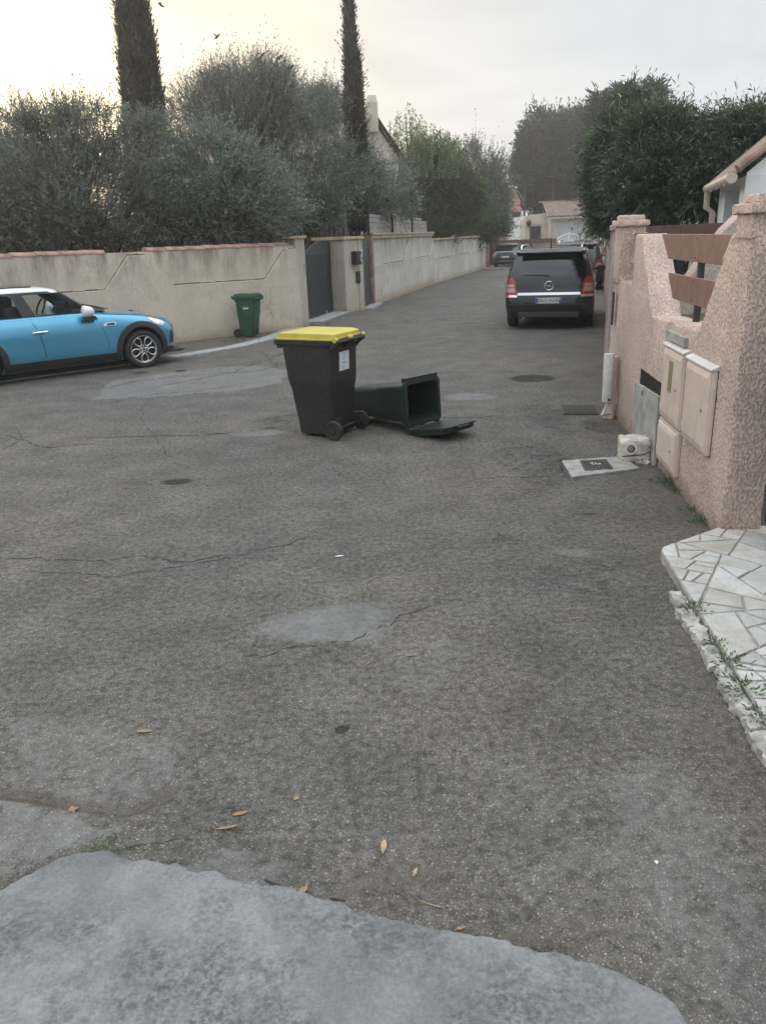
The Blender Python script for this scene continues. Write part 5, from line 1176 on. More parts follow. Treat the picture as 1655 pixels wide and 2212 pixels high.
def bird(px, py, Y, label, fly=False):
    p = at(px, py, Y); t = thing('bird', label, 'bird', p, random.uniform(-.5, .5) + (2.5 if random.random() < .5 else 0), 'small birds in and above the bare tree'); s = 1.15
    rg = lambda x, r, z: [(x * s, r * cos(a) * s, (z + r * sin(a)) * s) for a in np.linspace(0, 2 * pi, 9)[:-1]]
    MB().loft([rg(-.12, .004, -.035), rg(-.06, .016, -.012), rg(-.02, .034, .01), rg(.02, .038, .03), rg(.045, .028, .05), rg(.065, .027, .068), rg(.085, .018, .07), rg(.108, .002, .066)]).build('body', M['ink'], t, smooth=True)
    if fly: MB().add([(-.03, 0, .03), (.05, 0, .03), (.0, .17, .09), (-.05, .14, .08), (.0, -.17, .09), (-.05, -.14, .08)], [(0, 1, 2, 3), (0, 5, 4, 1)]).build('wing', M['ink'], t)
for (px, py), lb in zip(BIRDS_ON, BL): bird(px, py, 24., lb)
bird(349, 12, 30., 'distant bird flying high beside the left cypress', True); bird(469, 80, 30., 'lone dark bird flying between the two cypresses', True)

def cypress(label, axis, widths, Y, nsh=9000, ll=.12, lw=.035, mat='cypress', cat='tree', name='cypress_tree', up=.8, k=5, rough=.12):
    """axis: list of (px,py) along the centre line, widths px"""
    pts = [at(x, y, Y) for x, y in axis]; base = Vector((pts[0].x, pts[0].y, gz(Y))); t = thing(name, label, cat, base)
    z = np.array([p.z for p in pts]); xs = np.array([p.x for p in pts]); w = np.array(widths) * Y / F_PX / 2 * 1.02; o = np.argsort(z); z, xs, w = z[o], xs[o], w[o]
    if name == 'cypress_tree': w = np.maximum(w - .2, .04)
    lo, hi = z[0], z[-1]; Z = lo + (hi - lo) * rng.random(nsh * 2); ww = np.interp(Z, z, w); keep = rng.random(len(Z)) < ww / w.max() + .12; Z = Z[keep][:nsh]; ww = ww[keep][:nsh]; n = len(Z)
    a = rng.random(n) * 2 * pi; lump = 1 + rough * (fbm(a * 2.2, Z * 1.6, 3, 3) - .5) * 2.4; r = ww * lump * (.80 + .2 * rng.random(n) ** .5)
    P = np.stack([np.interp(Z, z, xs) + r * np.cos(a), base.y + r * np.sin(a), Z], -1) - np.array(base); D = np.stack([np.cos(a), np.sin(a), np.zeros(n)], -1)
    O, ld, d, Ls = shoots(P, D, up, ll * 1.6, k, .16); ld = unit(d.repeat(k, 0) + rng.normal(size=O.shape) * .28); leafmesh('crown', O, ld, ll, lw, M[mat], t)
    q = MB(); R = [[(np.interp(zz, z, xs) - base.x + np.interp(zz, z, w) * .78 * cos(an), np.interp(zz, z, w) * .78 * sin(an), zz - base.z) for an in np.linspace(0, 2 * pi, 15)[:-1]] for zz in np.linspace(lo, hi, 16)]
    q.loft(R).build('inner_crown', M[mat], t, smooth=True); MB().tube([(0, 0, -.1), (xs[0] - base.x, 0, lo - base.z + .4)], .12, 8).build('trunk', M['bark'], t)
cypress('broad dark cypress column rising out of the left olive tree', [(325, 460), (318, 320), (312, 240), (296, 100), (283, 0), (272, -90), (262, -170)], [96, 94, 92, 82, 64, 44, 14], 21., 15000)
cypress('slim dark cypress column rising beside the tiled roof and chimney', [(772, 500), (768, 450), (772, 360), (768, 280), (763, 180), (756, 60), (751, -30), (749, -90)], [60, 52, 50, 48, 42, 28, 16, 4], 27., 13000, .13, .04)
# laurel hedge and sprouting shoots
tree('laurel_tree', 'bushy green tree with yellowish tinge beyond the streaked wall', [(915, 400, 62, 65), (965, 420, 60, 80), (905, 450, 60, 50), (890, 375, 35, 40), (930, 350, 50, 40), (1010, 440, 50, 60), (960, 480, 60, 40)], 43., 8000, 9, .45, .05, .13, M['laurel'], (930, 560), None, seed=6, up=.6)
def sprouts():
    Y = 42.; base = at(900, 560, Y); base.z = 0; t = thing('sprouting_tree', 'pale green upright sprouts rising above the laurel tree', 'tree', base); ofs = np.array(base); P = []; E = []
    for i in range(130):
        x0 = random.uniform(850, 985); top = 232 + abs(x0 - 885) * .75 + random.uniform(-12, 60); p = at(x0 + random.uniform(-14, 14), 385, Y + random.uniform(-.8, .8)); q = at(x0 + (x0 - 900) * .18 + random.gauss(0, 3), top, Y + random.uniform(-.8, .8)); P.append(p); E.append(q)
    P = np.array(P) - ofs; E = np.array(E) - ofs; L = np.linalg.norm(E - P, axis=1); twigs('shoot', P, E - P, L, .016, M['twig'], t)
    t_ = rng.random((130, 60, 1)); O = (P[:, None] + (E - P)[:, None] * t_).reshape(-1, 3) + rng.normal(size=(7800, 3)) * .03; ld = unit(np.repeat(unit(E - P), 60, 0) + rng.normal(size=(7800, 3)) * .6); leafmesh('crown', O, ld, .13, .055, M['sprout'], t)
    branches(t, (0, 0, 0), [(random.gauss(0, .8), 0, 3.4) for _ in range(6)], .07, M['bark'], 'trunk')
sprouts()
tree('mauve_shrub', 'bare mauve twiggy shrub hanging over the plank fence', [(850, 400, 40, 35), (830, 440, 30, 30)], 30, 500, 2, .5, .02, .06, M['dryolive'], (830, 500), None, cat='shrub', thr=0, seed=7)
tree('olive_tree', 'far olive tree at the end of the pale wall beside the pink house', [(1030, 370, 45, 45), (1060, 400, 35, 50), (1000, 410, 50, 60), (1070, 460, 34, 40), (1040, 470, 60, 50), (1075, 430, 22, 50), (1020, 335, 26, 20, 0, .7)], 58., 7500, 8, .55, .06, .17, M['olive'], (1050, 560), OG, seed=8)
tree('laurel_tree', 'dark rounded hedge tree behind the far pale wall', [(1000, 470, 70, 45), (1060, 490, 40, 35), (930, 490, 60, 30)], 52., 4500, 8, .4, .06, .15, M['laurel'], (1010, 560), None, seed=9)
# wall hedge under the olives (dense low fill behind coping)
tree('hedge', 'dense low hedge filling the gap just above the terracotta coping', [(60, 520, 130, 40), (220, 525, 90, 35), (-100, 510, 100, 50), (330, 515, 60, 30), (430, 510, 70, 30), (540, 500, 60, 26)], 19.6, 6500, 9, .3, .024, .09, M['dryolive'], (220, 560), None, seed=12, cat='hedge', thr=.25)
# right: far conifers and oleanders
tree('conifer_tree', 'broad dark conifer mass behind the tiled garage', [(1170, 370, 45, 70), (1215, 350, 60, 75), (1260, 360, 50, 80), (1190, 430, 70, 40), (1260, 420, 70, 60), (1150, 400, 30, 40), (1132, 340, 16, 45, 0, .8), (1160, 275, 16, 26, 0, 1), (1255, 265, 20, 26, 0, 1), (1160, 310, 34, 40, 0, .8), (1205, 280, 48, 26, 0, .9)], 84., 15000, 8, .8, .13, .34, M['conifer'], (1210, 540), None, seed=10, up=.6, thr=.45)
CG = 'pointed conifers rising behind the oleander'
for lb, ax, wd, Y in (('pointed conifer just left of the oleander crown', [(1290, 330), (1293, 270), (1297, 203)], [46, 28, 4], 62.), ('slimmest pointed conifer standing clear above the oleander', [(1412, 290), (1413, 240), (1415, 178)], [34, 22, 3], 62.), ('pointed conifer tip at the left edge of the far dark conifer mass', [(1134, 400), (1137, 330), (1146, 262)], [44, 30, 4], 80.), ('pointed conifer tip rising mid way over the far dark conifer mass', [(1196, 380), (1200, 300), (1202, 258)], [60, 34, 4], 81.), ('pointed conifer tip at the right of the far dark mass beside the oleander', [(1250, 380), (1252, 300), (1256, 246)], [60, 36, 4], 80.), ('pointed conifer top poking out of the highest oleander tips', [(1352, 260), (1350, 215), (1348, 186)], [40, 24, 4], 64.)):
    cypress(lb, ax, wd, Y, 1500, .3, .1, 'conifer', name='conifer_tree', up=.35, k=6, rough=.5)
OL = 'oleanders along the right hand wall'
def oleander(label, bl, Y, n, trunk, seed, ntr=4): return tree('oleander', label, [(b[0], b[1] + 26) + tuple(b[2:]) for b in bl], Y, int(n * 1.5), 12, .27, .019, .115, M['oleander'], trunk, OL, seed=seed, up=.35, jit=.4, ntr=ntr, r0=.035, droop=.12, cat='shrub', thr=.33)
oleander('oleander nearest the garage, its leaves hanging over the far right wall', [(1328, 325, 40, 50), (1350, 275, 40, 42), (1362, 370, 55, 55), (1326, 400, 26, 48), (1366, 425, 42, 22), (1318, 440, 18, 26), (1362, 225, 24, 24), (1318, 355, 24, 60)], 15.5, 5600, (1400, 520), 14)
oleander('tall leafy oleander in the middle of the row with bare stems at its foot', [(1440, 300, 70, 45), (1430, 355, 90, 60), (1460, 385, 85, 32), (1395, 415, 40, 28), (1495, 320, 65, 55), (1440, 268, 36, 22, 0, .8), (1395, 262, 24, 22, 0, .8)], 14., 6400, (1490, 520), 15, 6)
oleander('oleander at the right edge behind the white house wall', [(1585, 320, 85, 50), (1665, 310, 85, 65), (1560, 365, 85, 42), (1640, 265, 70, 26), (1545, 345, 55, 50), (1565, 278, 45, 20, 0, .7), (1740, 310, 75, 70)], 13.5, 7200, (1560, 510), 16, 6)
for i, (x0, x1) in enumerate(((1450, 1440), (1472, 1490), (1500, 1480), (1515, 1540), (1540, 1560), (1430, 1415), (1560, 1530))): pass

# ------------------------------------------------------------ buildings
def corrug(mb, p0, p1, p2, p3, n, amp=.05):
    """tiled slope: p0-p1 lower edge, p3-p2 ridge edge"""
    p0, p1, p2, p3 = map(Vector, (p0, p1, p2, p3)); nn = (p1 - p0).cross(p3 - p0).normalized(); nn = nn if nn.z > 0 else -nn; k = n * 6; V = []
    for i in range(k + 1):
        f = i / k; o_ = nn * amp * abs(sin(pi * f * n)); V += [p0.lerp(p1, f) + o_, p3.lerp(p2, f) + o_]
    mb.add(V, [(2 * i, 2 * i + 2, 2 * i + 3, 2 * i + 1) for i in range(k)]); return mb
def house_chimney():
    Y = 33.; A = at(797, 247, Y); e = at(852, 306, Y); t = thing('house', 'cream gabled house with a chimney on its tiled roof behind the slim cypress', 'house', (0, 0, 0))
    W2 = abs(e.x - A.x); h = A.z - e.z; x0 = A.x; 
    # ridge runs to the left and slightly back; the gable faces right
    L0 = at(371, 284, Y + 5.2); gx = A.x
    d = (Vector((L0.x, L0.y, A.z)) - A).normalized(); n = Vector((-d.y, d.x, 0)); n = n if n.x > 0 else -n
    if n.y > 0: n = -n
    half = 2.2; dr = 1.36; P = lambda s, v, z: A + d * s + n * v + Vector((0, 0, z))
    LL = 8.6
    MB().add([P(0, -half, -dr), P(0, half, -dr), P(0, half, -A.z), P(0, -half, -A.z), P(0, 0, 0), P(LL, -half, -dr), P(LL, half, -dr), P(LL, half, -A.z), P(LL, -half, -A.z), P(LL, 0, 0)],
             [(0, 3, 2, 1), (0, 1, 4), (5, 6, 7, 8), (5, 9, 6), (0, 5, 8, 3), (1, 2, 7, 6)]).build('wall', M['house_cream'], t)
    rf = MB()
    for s in (1, -1): corrug(rf, P(-.25, s * (half + .3), -dr - .12), P(LL + .2, s * (half + .3), -dr - .12), P(LL + .2, 0, .1), P(-.25, 0, .1), 34)
    r_ = rf.build('roof', M['tile_old'], t)
    c = at(804, 246, Y - .2); MB().b2(c.x - .22, c.x + .22, Y - .3, Y + .3, c.z - .6, c.z + .42).build('chimney', M['house_cream'], r_, bevel=.02)
    MB().loft([[(c.x + sx * w, Y + sy * w, z) for sx, sy in ((-1, -1), (1, -1), (1, 1), (-1, 1))] for w, z in ((.22, c.z + .42), (.15, c.z + .66))]).build('chimney_pot', M['house_cream'], r_)
house_chimney()
def gable_right():
    # the visible cream gable triangle falls to the right of the ridge end
    pass
def house_left():
    t = thing('house', 'low cream house with a tiled roof behind the left olive tree', 'house', (0, 0, 0)); a, b = at(-260, 304, 31), at(120, 296, 33)
    z1 = 2.9; MB().b2(a.x, b.x, 28.5, 36, 0, z1).build('wall', M['house_cream'], t)
    rf = MB(); zt = a.z; corrug(rf, (a.x - .4, 28., z1 - .1), (b.x + .3, 28., z1 - .1), (b.x + .3, 32., zt), (a.x - .4, 32., zt), 44); corrug(rf, (a.x - .4, 36.3, z1 - .1), (b.x + .3, 36.3, z1 - .1), (b.x + .3, 32., zt), (a.x - .4, 32., zt), 44); rf.build('roof', M['tile_old'], t)
    for x in (-7.5, -10.2, -12.5):
        f = MB().b2(x - .5, x + .5, 28.44, 28.5, 1.0, 2.2).build('window', M['trim'], t); MB().b2(x - .56, x + .56, 28.42, 28.47, .93, 1.0).build('sill', M['house_white'], f)
house_left()
def picket():
    t = thing('picket_fence', 'pale picket fence on a brown wooden base glimpsed behind the gate', 'fence', (0, 0, 0)); a, b = at(560, 500, 26.5), at(748, 498, 26.5)
    MB().b2(a.x, b.x, 26.5, 26.56, 1.4, at(700, 488, 26.5).z).build('base_board', M['board_brown'], t); zt = at(700, 462, 26.5).z; x = a.x
    mb = MB()
    while x < b.x: mb.b2(x, x + .09, 26.45, 26.49, 1.6, zt + random.uniform(-.08, .05)); x += .15
    mb.build('pickets', M['fence_grey'], t); MB().b2(a.x, b.x, 26.4, 26.45, at(700, 490, 26.5).z, at(700, 486, 26.5).z).build('rail', M['board_brown'], t)
    for px in (640, 700): p = at(px, 500, 26.4); MB().b2(p.x - .08, p.x + .08, 26.3, 26.4, 0, at(px, 480, 26.4).z).build('post', M['board_brown'], t)
picket()
def garage():
    Y = 68.; t = thing('garage', 'beige garage with a ribbed white door and a brown tiled roof at the street end', 'garage', (0, 0, 0)); a = at(*(1189.5, 470), Y); b = at(1300, 462, Y); gz_ = gz(Y)
    ze = at(1240, 466, Y).z; x0, x1 = a.x, b.x + .4
    d0, d1 = at(1203.5, 500, Y), at(1269, 500, Y); zt = at(1236, 478, Y).z
    MB().b2(x0, d0.x, Y, Y + .3, gz_, ze).b2(d1.x, x1, Y, Y + .3, gz_, ze).b2(d0.x, d1.x, Y, Y + .3, zt, ze).b2(x0, x1, Y + .31, Y + 8, gz_, ze - .05).build('wall', M['house_cream'], t)
    dr = MB().b2(d0.x, d1.x, Y + .12, Y + .2, gz_, zt); o = dr.build('door', M['white_metal'], t); mb = MB(); x = d0.x + .08
    while x < d1.x: mb.b2(x, x + .02, Y + .10, Y + .12, gz_, zt); x += .13
    mb.build('rib', M['fence_grey'], o); hx = (d0.x + d1.x) / 2; MB().b2(hx - .06, hx + .06, Y + .06, Y + .1, at(1236, 493, Y).z - .08, at(1236, 493, Y).z + .08).build('handle', M['trim'], o)
    rf = MB(); zr = at(1240, 434, Y + 4).z; corrug(rf, (x0 - .3, Y - .35, ze), (x1 + .3, Y - .35, ze), (x1 + .3, Y + 4, zr), (x0 + .1, Y + 4, zr), 26, .09); rf.b2(x0 - .2, x1 + .3, Y + 3.9, Y + 4.1, zr - .05, zr + .12); rf.build('roof', M['tile_old'], t)
    MB().b2(x0 - .3, x1 + .3, Y - .42, Y - .3, ze - .16, ze - .02).build('gutter', M['gutter'], t); MB().tube([(x0 + .15, Y - .06, ze - .1), (x0 + .15, Y - .06, gz_)], .06, 8).build('downpipe', M['gutter'], t)
    lf = MB().prism([(-.5, 0), (.5, .22), (.5, .3), (-.5, .1)], Y - .5, Y - .2, Matrix.Translation((at(1290, 472, Y).x, 0, at(1290, 472, Y).z)), axis='y').build('porch_lamp', M['white_metal'], t)
    mb_ = thing('letterbox', 'beige letterbox at the right of the far garage door', 'letterbox', at(1287, 497, 66)); MB().b2(-.3, .3, -.15, .15, -.25, .25).build('box', M['gutter'], mb_, bevel=.03)
garage()
def cream_wall_house():
    Y = 69.; t = thing('outbuilding', 'plain cream flat topped building left of the tiled garage', 'building', (0, 0, 0)); a = at(1134, 475, Y); b = at(1189, 460, Y); g0 = gz(Y)
    MB().prism([(a.x, g0), (b.x, g0), (b.x, at(1189, 458, Y).z), (a.x, at(1134, 466, Y).z)], Y + .2, Y + 8, axis='y').build('wall', M['house_cream'], t)
    w = at(1157, 502, Y); f = MB().b2(w.x - .42, w.x + .42, Y + .12, Y + .2, w.z - .9, w.z + .5).build('window', M['trim'], t); mb = MB()
    for k in range(5): mb.b2(w.x - .45 + k * .22, w.x - .42 + k * .22, Y + .02, Y + .06, w.z - 1., w.z + .7)
    mb.build('window_bars', M['ink'], f)
    l = at(1143, 481, Y); MB().lathe([(.05, -.3), (.16, -.2), (.2, .1), (.02, .3)], 8, Matrix.Translation((l.x, Y, l.z))).build('wall_lantern', M['ink'], t)
    w2_ = thing('outbuilding', 'small white annex between the cream building and the salmon house', 'building', (0, 0, 0)); a, b = at(1122, 490, 70), at(1134, 480, 70); MB().b2(a.x, b.x, 70, 76, g0, at(1130, 473, 70).z).build('wall', M['house_white'], w2_)
    s = thing('house', 'tall salmon house with a white shuttered window at the street end', 'house', (0, 0, 0)); Y = 78.; a = at(1080, 500, Y); b = at(1123, 480, Y); top = at(1110, 405, Y)
    MB().prism([(a.x, g0), (b.x, g0), (b.x, at(1123, 432, Y).z), (top.x, top.z), (a.x - 3, at(1060, 430, Y).z), (a.x - 3, g0)], Y, Y + 9, axis='y').build('wall', M['house_pink'], s)
    rf = MB(); corrug(rf, (b.x + .3, Y - .2, at(1124, 433, Y).z), (b.x + .3, Y + 9, at(1124, 433, Y).z), (top.x, Y + 9, top.z + .1), (top.x, Y - .2, top.z + .1), 20, .1); corrug(rf, (a.x - 3.3, Y - .2, at(1060, 430, Y).z), (a.x - 3.3, Y + 9, at(1060, 430, Y).z), (top.x, Y + 9, top.z + .1), (top.x, Y - .2, top.z + .1), 20, .1); rf.build('roof', M['tile_old'], s)
    w = at(1115, 474, Y); f = MB().b2(w.x - .4, w.x + .4, Y - .06, Y, w.z - .7, w.z + .7).build('window', M['trim'], s); MB().b2(w.x - 1., w.x - .42, Y - .1, Y - .02, w.z - .75, w.z + .75).build('shutter', M['white_metal'], s); MB().b2(w.x + .42, w.x + .6, Y - .4, Y - .02, w.z - .75, w.z + .75).build('shutter', M['white_metal'], s)
    # end of street: dark fence, brown pier, arched white gate
    Y = 61.; g1 = gz(Y); f = thing('wooden_fence', 'dark wooden fence closing the far end of the street', 'fence', (0, 0, 0)); a, b = at(1056, 540, Y), at(1200, 530, Y); mb = MB(); x = a.x; zt = at(1110, 517, Y).z
    mb.b2(a.x, b.x, Y + .05, Y + .1, g1, zt - .05); mb.build('backing', M['board_dark'], f); mb = MB()
    while x < b.x: mb.b2(x, x + .18, Y, Y + .04, g1, zt + random.uniform(-.02, .02)); x += .2
    mb.build('boards', M['board_dark'], f)
    pr = thing('brick_pier', 'low orange brown pier between the pale wall end and the dark fence', 'pier', (0, 0, 0)); a, b = at(1049, 550, 57), at(1058, 550, 57); MB().b2(a.x, b.x, 57, 57.6, g1, at(1053, 528, 57).z).build('pier', M['tile'], pr, bevel=.01)
    ag = thing('arched_gate', 'white metal gate with a bowed barred top in front of the garage', 'gate', (0, 0, 0)); Y = 62.5; a, b = at(1188, 540, Y), at(1270, 535, Y); mb = MB(); L = b.x - a.x; n = 22; rail = []
    zz = lambda f: at(1230, 523, Y).z + (at(1230, 505, Y).z - at(1230, 523, Y).z) * sin(pi * f) ** 1.2
    for i in range(n + 1): f = i / n; x = a.x + L * f; mb.tube([(x, Y, g1), (x, Y, zz(f))], .035, 5); rail.append((x, Y, zz(f)))
    mb.tube(rail, .06, 6); mb.tube([(p[0], p[1], zz(0) - .25) for p in rail], .05, 6); mb.build('bars', M['white_metal'], ag)
    MB().b2(a.x, b.x, Y - .05, Y + .0, g1, at(1230, 528, Y).z).build('lower_panel', M['white_metal'], ag); MB().b2(a.x + L / 2 - .07, a.x + L / 2 + .07, Y - .1, Y + .1, g1, zz(.5) + .15).build('centre_post', M['white_metal'], ag)
    dw = thing('garden_wall', 'dark low wall under the white arched gate behind the parked cars', 'wall', (0, 0, 0)); MB().b2(at(1150, 540, 60).x, at(1300, 530, 60).x, 59.6, 59.9, g1, at(1230, 522, 60).z).build('wall', M['tile_old'], dw)
cream_wall_house()
lp = gp(1291, 594); lt = thing('street_lamp', 'teal lamp post rising into the oleander leaves beside the right wall', 'street lamp', (lp.x, lp.y, lp.z))
MB().lathe([(.11, 0), (.11, .9), (.075, .95), (.06, 3.5)], 14).build('pole', M['teal'], lt, smooth=True); MB().lathe([(.06, 3.5), (.2, 3.62), (.24, 3.9), (.05, 4.02)], 12).build('lamp_head', M['teal'], lt, smooth=True)
def right_house():
    Yn, Yf = 9.4, 11.9; t = thing('house', 'white house corner with a beige gutter, downpipe and blue shutter on the right', 'house', (0, 0, 0))
    cn = at(1612, 385, Yn); cf = at(1556, 405, Yf); ze = at(1612, 378, Yn).z; d = Vector((cf.x - cn.x, cf.y - cn.y, 0)); n = Vector((-d.y, d.x, 0)).normalized()   # n points left, to the street
    w = at(1590, 430, 10.2)
    def P(f, v, z): return Vector((cn.x, cn.y, 0)) + d * f + n * v + Vector((0, 0, z))
    zt_, zb_ = at(1590, 405, 10.3).z, .9
    def wall(f0, f1, z0, z1, m=M['house_white']): return MB().add([P(f0, 0, z0), P(f1, 0, z0), P(f1, 0, z1), P(f0, 0, z1), P(f0, -.25, z0), P(f1, -.25, z0), P(f1, -.25, z1), P(f0, -.25, z1)], [(0, 1, 2, 3), (4, 7, 6, 5), (0, 4, 5, 1), (1, 5, 6, 2), (2, 6, 7, 3), (3, 7, 4, 0)])
    mb = MB(); 
    for q in (wall(0, .16, 0, ze), wall(.72, 1, 0, ze), wall(.16, .72, zt_, ze), wall(.16, .72, 0, .9)): mb.add(q.v, q.f)
    mb.build('wall', M['house_white'], t)
    sh = MB().add([P(.16, -.2, .9), P(.72, -.2, .9), P(.72, -.2, zt_), P(.16, -.2, zt_), P(.16, -.249, .9), P(.72, -.249, .9), P(.72, -.249, zt_), P(.16, -.249, zt_)], [(0, 1, 2, 3), (4, 7, 6, 5), (0, 4, 5, 1), (1, 5, 6, 2), (2, 6, 7, 3), (3, 7, 4, 0)]).build('shutter', M['shutter'], t)
    # gable wall facing the camera with its tiled verge rising to the right
    v = at(1655, 343, Yn); sl = (v.z - ze) / (v.x - cn.x); xr = cn.x + 5
    MB().add([(cn.x + .002, Yn, 0), (xr, Yn, 0), (xr, Yn, ze + sl * 5), (cn.x + .002, Yn, ze + .03), (cn.x + .3, Yn + .25, 0), (xr, Yn + .25, 0), (xr, Yn + .25, ze + sl * 5), (cn.x + .3, Yn + .25, ze + .05)], [(0, 1, 2, 3), (4, 7, 6, 5), (0, 4, 5, 1), (1, 5, 6, 2), (2, 6, 7, 3), (3, 7, 4, 0)]).build('gable_wall', M['house_white'], t)
    rf = MB(); a = P(-.04, .12, ze + .02); b = P(1.03, .12, ze + .02); up_ = Vector((5, 0, sl * 5)); corrug(rf, a, b, b + up_, a + up_, 14, .05); r = rf.build('roof', M['tile_old'], t)
    vr = MB(); N_ = 12
    for i in range(N_): f = i / N_; p = a + up_ * f * 1.0; q = a + up_ * (f + 1.12 / N_); vr.tube([p + Vector((0, -.02, .05)), q + Vector((0, -.02, .03))], [.05, .042], 9)
    vr.build('verge_tile', M['tile'], r, smooth=True)
    MB().tube([P(-.04, .16, ze - .02), P(1.04, .16, ze - .02)], .06, 14).build('gutter', M['gutter'], t, smooth=True)
    dp = P(1.0, .16, ze - .05); MB().tube([dp, dp + Vector((.0, 0, -.22)), P(1.0, .07, ze - .34), P(1.0, .06, 0)], [.042] * 4, 12).build('downpipe', M['gutter'], t, smooth=True)
    for k in range(4): MB().tube([P(.1 + k * .28, .2, ze - .09), P(.1 + k * .28, .12, ze + .03)], .012, 5).build('gutter_bracket', M['gutter'], t)
right_house()
h2 = thing('house', 'pale house wall with a cream pillar glimpsed between the oleander stems', 'house', (0, 0, 0)); a, b = at(1390, 500, 17.5), at(1560, 480, 17.5)
MB().b2(6.0, b.x + 3, 17.5, 20, 0, at(1470, 440, 17.5).z).build('wall', M['house_white'], h2)
for px, m_ in ((1448, 'house_cream'), (1502, 'house_cream'), (1518, 'coping')): p = at(px, 470, 17.3); MB().b2(p.x - .09, p.x + .09, 17.2, 17.4, 0, p.z + .3).build('pillar', M[m_], h2)

# ------------------------------------------------------------ weeds, leaves, litter
def weed(px, py, n, r, h, label, z=0., name='weed', mat='weed', group='weeds along the wall foot and paving edge'):
    p = gp(px, py, z) if z else gp(px, py); t = thing(name, label, 'weed', p, 0, group); n = int(n * 1.1); u = rng.normal(size=(n, 3)) * np.array([r, r, 0]); O = u.copy(); O[:, 2] = rng.random(n) * h * .5
    D = unit(u * 1.5 + rng.normal(size=(n, 3)) * r * .8 + np.array([0, 0, h * .9])); leafmesh('leaves', O, D, h * (.3 + .5 * rng.random(n)), h * .2, M[mat], t)
WD_ = [(1442, 1044, 130, .05, .06, 'bushy weed at the foot of the wall under the short meter box'), (1462, 1062, 90, .04, .05, 'small weed just right of the bushy one under the short meter box'), (1500, 1105, 80, .045, .05, 'low weed at the wall foot midway to the marble slab'), (1520, 1128, 110, .045, .06, 'weed where the pink wall meets the marble slab'),
       (1330, 1020, 120, .05, .03, 'flat grassy weed along the front edge of the cement slab'), (1345, 907, 30, .02, .04, 'tiny weed at the wall foot behind the broken block')]
for w in WD_: weed(*w)
for px, py, n, r, h, lb in ((1502, 1318, 130, .035, .055, 'topmost weed tuft in the gap beside the marble paving'), (1545, 1395, 90, .03, .05, 'second weed tuft down the marble paving edge'), (1575, 1432, 130, .04, .06, 'third and widest weed tuft down the marble paving edge'), (1612, 1490, 150, .045, .06, 'fourth weed tuft down the marble paving edge'), (1645, 1545, 120, .04, .05, 'lowest weed tuft of the marble paving edge at the picture side')): weed(px, py, int(n * .8), r, h * .8, lb, .045)
weed(222, 1832, 160, .035, .022, 'flat green weed tuft at the top of the cement apron', .01); weed(20, 1895, 160, .05, .02, 'dusty dry weed mat at the left edge above the cement apron', .01, mat='dryolive'); weed(510, 738, 90, .12, .1, 'weed growing at the foot of the stained wall by the green bin'); weed(690, 706, 70, .15, .12, 'weed below the left gate post of the double gate')
def leaf(px, py, L, w, rot, label, mat='dryleaf', name='dry_leaf', cat='leaf', curl=.25, th=.0, z=None):
    p = gp(px, py); p.z = float(road_z(np.array([p.x]), np.array([p.y]))[0]) + .004 if z is None else z; t = thing(name, label, cat, p, rot, 'leaves and wood chips scattered on the road')
    n = 7; V = []; 
    for i in range(n):
        f = i / (n - 1); ww = w * sin(pi * min(.97, max(.04, f))) ** .8 * (.8 + .3 * random.random()); zz = curl * L * (f - .5) ** 2 + th
        for s in (-1, 0, 1): V.append((L * (f - .5), s * ww / 2, zz + abs(s) * ww * curl * .8))
    fs = []
    for i in range(n - 1):
        for j in range(2): a = i * 3 + j; fs.append((a, a + 1, a + 4, a + 3))
    mb = MB().add(V, fs)
    if th: mb.add([(a, b, 0.) for a, b, c in V], [f[::-1] for f in fs])
    mb.build('blade' if not th else 'chip', M[mat], t)
for a in [(313, 1582, .07, .022, .0, 'largest curled dry leaf lying alone on the left of the road'), (155, 1741, .04, .03, .5, 'dry leaf caught in the long crevice at lower left'), (519, 1760, .055, .02, .3, 'reddish brown leaf below the left middle of the road'), (490, 1790, .08, .012, .2, 'dark twisted leaf left of the wood chips near the apron'),
          (655, 1926, .045, .02, .9, 'orange brown leaf on the edge of the cement apron'), (712, 1950, .028, .01, -.6, 'tiny pale leaf right of the one on the apron edge'), (795, 1434, .035, .01, .9, 'slim leaf standing in the bluish patch of road'), (888, 1417, .06, .012, .1, 'thin pale leaf right of the slim one in the bluish patch'),
          (188, 1256, .03, .02, .2, 'small orange leaf on the left part of the road'), (1003, 1634, .02, .01, .2, 'tiny straw coloured leaf right of the dark tar spot'), (1490, 1332, .035, .018, 1.9, 'orange leaf beside the broken kerb of the marble slab'), (1425, 1090, .03, .02, .4, 'rusty leaf among the gravel below the manhole slab'), (932, 1958, .09, .006, -.4, 'long thin twig like leaf above the apron edge'), (995, 2008, .03, .012, .3, 'small orange leaf at the apron edge centre')]: leaf(*a)
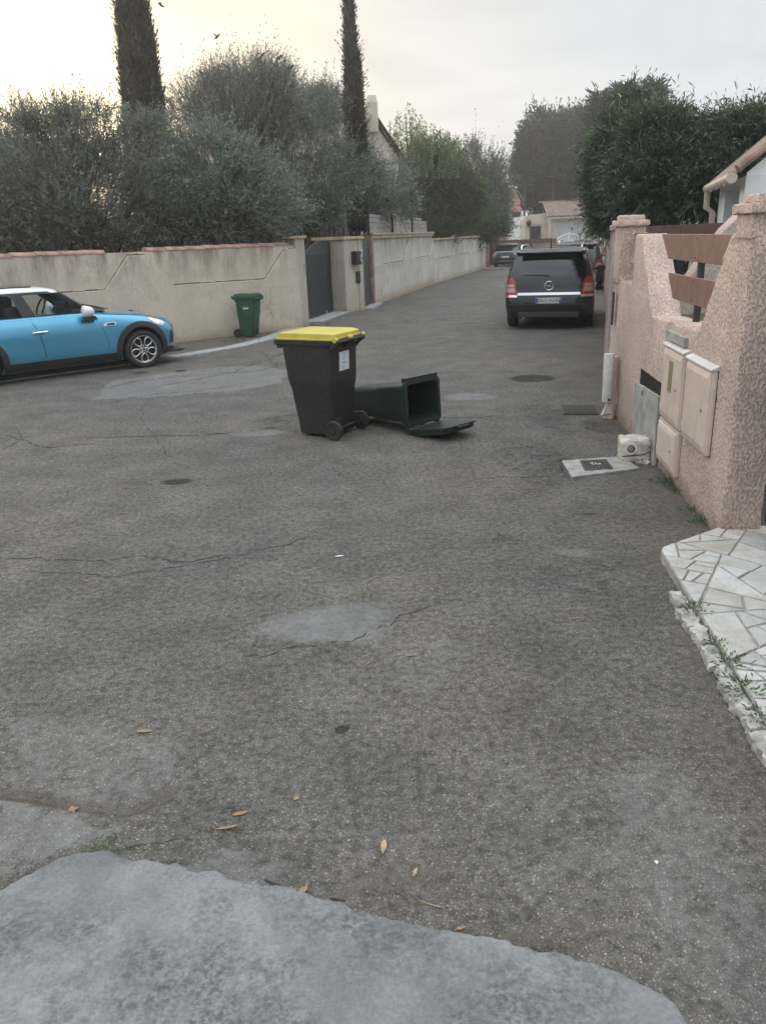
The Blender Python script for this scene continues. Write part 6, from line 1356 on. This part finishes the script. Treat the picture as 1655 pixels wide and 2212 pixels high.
for a in [(640, 1726, .025, .02, 1.1, 'pale greenish scrap of paper left of the upright wood chip'), (733, 1203, .06, .02, .2, 'white scrap near the middle of the road below the bins'), (1418, 1866, .016, .012, 1.5, 'white pebble like scrap on the lower right of the road'), (1242, 1337, .075, .011, .2, 'straw coloured stick on the right of the road')]: leaf(*a, mat='label' if 'white' in a[5] else 'dryleaf', name='litter', cat='litter', curl=.1)
for a in [(829, 1834, .055, .022, 1.45, 'largest splintered wood chip lying upright in the lower middle'), (897, 1889, .03, .013, 1.1, 'smaller wood chip right below the largest one')]: leaf(*a, mat='wood', name='wood_chip', cat='wood chip', curl=.02, th=.008)
# loose grit: countless small stones
def grit():
    n = 2600; u = rng.random(n); y = 1.7 + 5.5 * u ** 1.4; x = (rng.random(n) * 1.25 - .6) * y; z = road_z(x, y); s = .0025 + .004 * rng.random(n) ** 2
    ok = seg_dist(x, y, [tuple(p) for p in APW]) > .03; V = []; base = np.stack([x, y, z + s * .3], -1)
    octa = np.array([(1, 0, 0), (0, 1, 0), (-1, 0, 0), (0, -1, 0), (0, 0, .8), (0, 0, -.8)]); V = base[:, None] + octa[None] * s[:, None, None] * (.6 + .8 * rng.random((n, 6, 1))); V = V[ok]; n = len(V)
    F_ = np.array([(0, 1, 4), (1, 2, 4), (2, 3, 4), (3, 0, 4), (1, 0, 5), (2, 1, 5), (3, 2, 5), (0, 3, 5)]); i = (np.arange(n) * 6)[:, None, None] + F_[None]
    m, nt, b = newmat('grit'); g = nt.nodes.new('ShaderNodeNewGeometry'); nt.links.new(_mix(nt, (.14, .13, .12), (.36, .34, .31), g.outputs['Random Per Island']), b.inputs['Base Color']); b.inputs['Roughness'].default_value = .9
    struct(npmesh('grit', V.reshape(-1, 3), i.reshape(-1, 3), m), 'stuff')
grit()
def veil_haze():  # added thin volume, lifts the darks to imitate lens veil glare
    m, nt, b = newmat('veil_haze'); nt.nodes.remove(b); v = nt.nodes.new('ShaderNodeVolumePrincipled'); v.inputs['Color'].default_value = (.95, .95, .93, 1); v.inputs['Density'].default_value = .0015; v.inputs['Anisotropy'].default_value = .55
    nt.links.new(v.outputs[0], nt.nodes['Material Output'].inputs['Volume'])
    struct(MB().b2(-90, 90, -25, 135, -3, 22).build('veil_haze', m), 'stuff')
veil_haze()
bpy.context.view_layer.update()
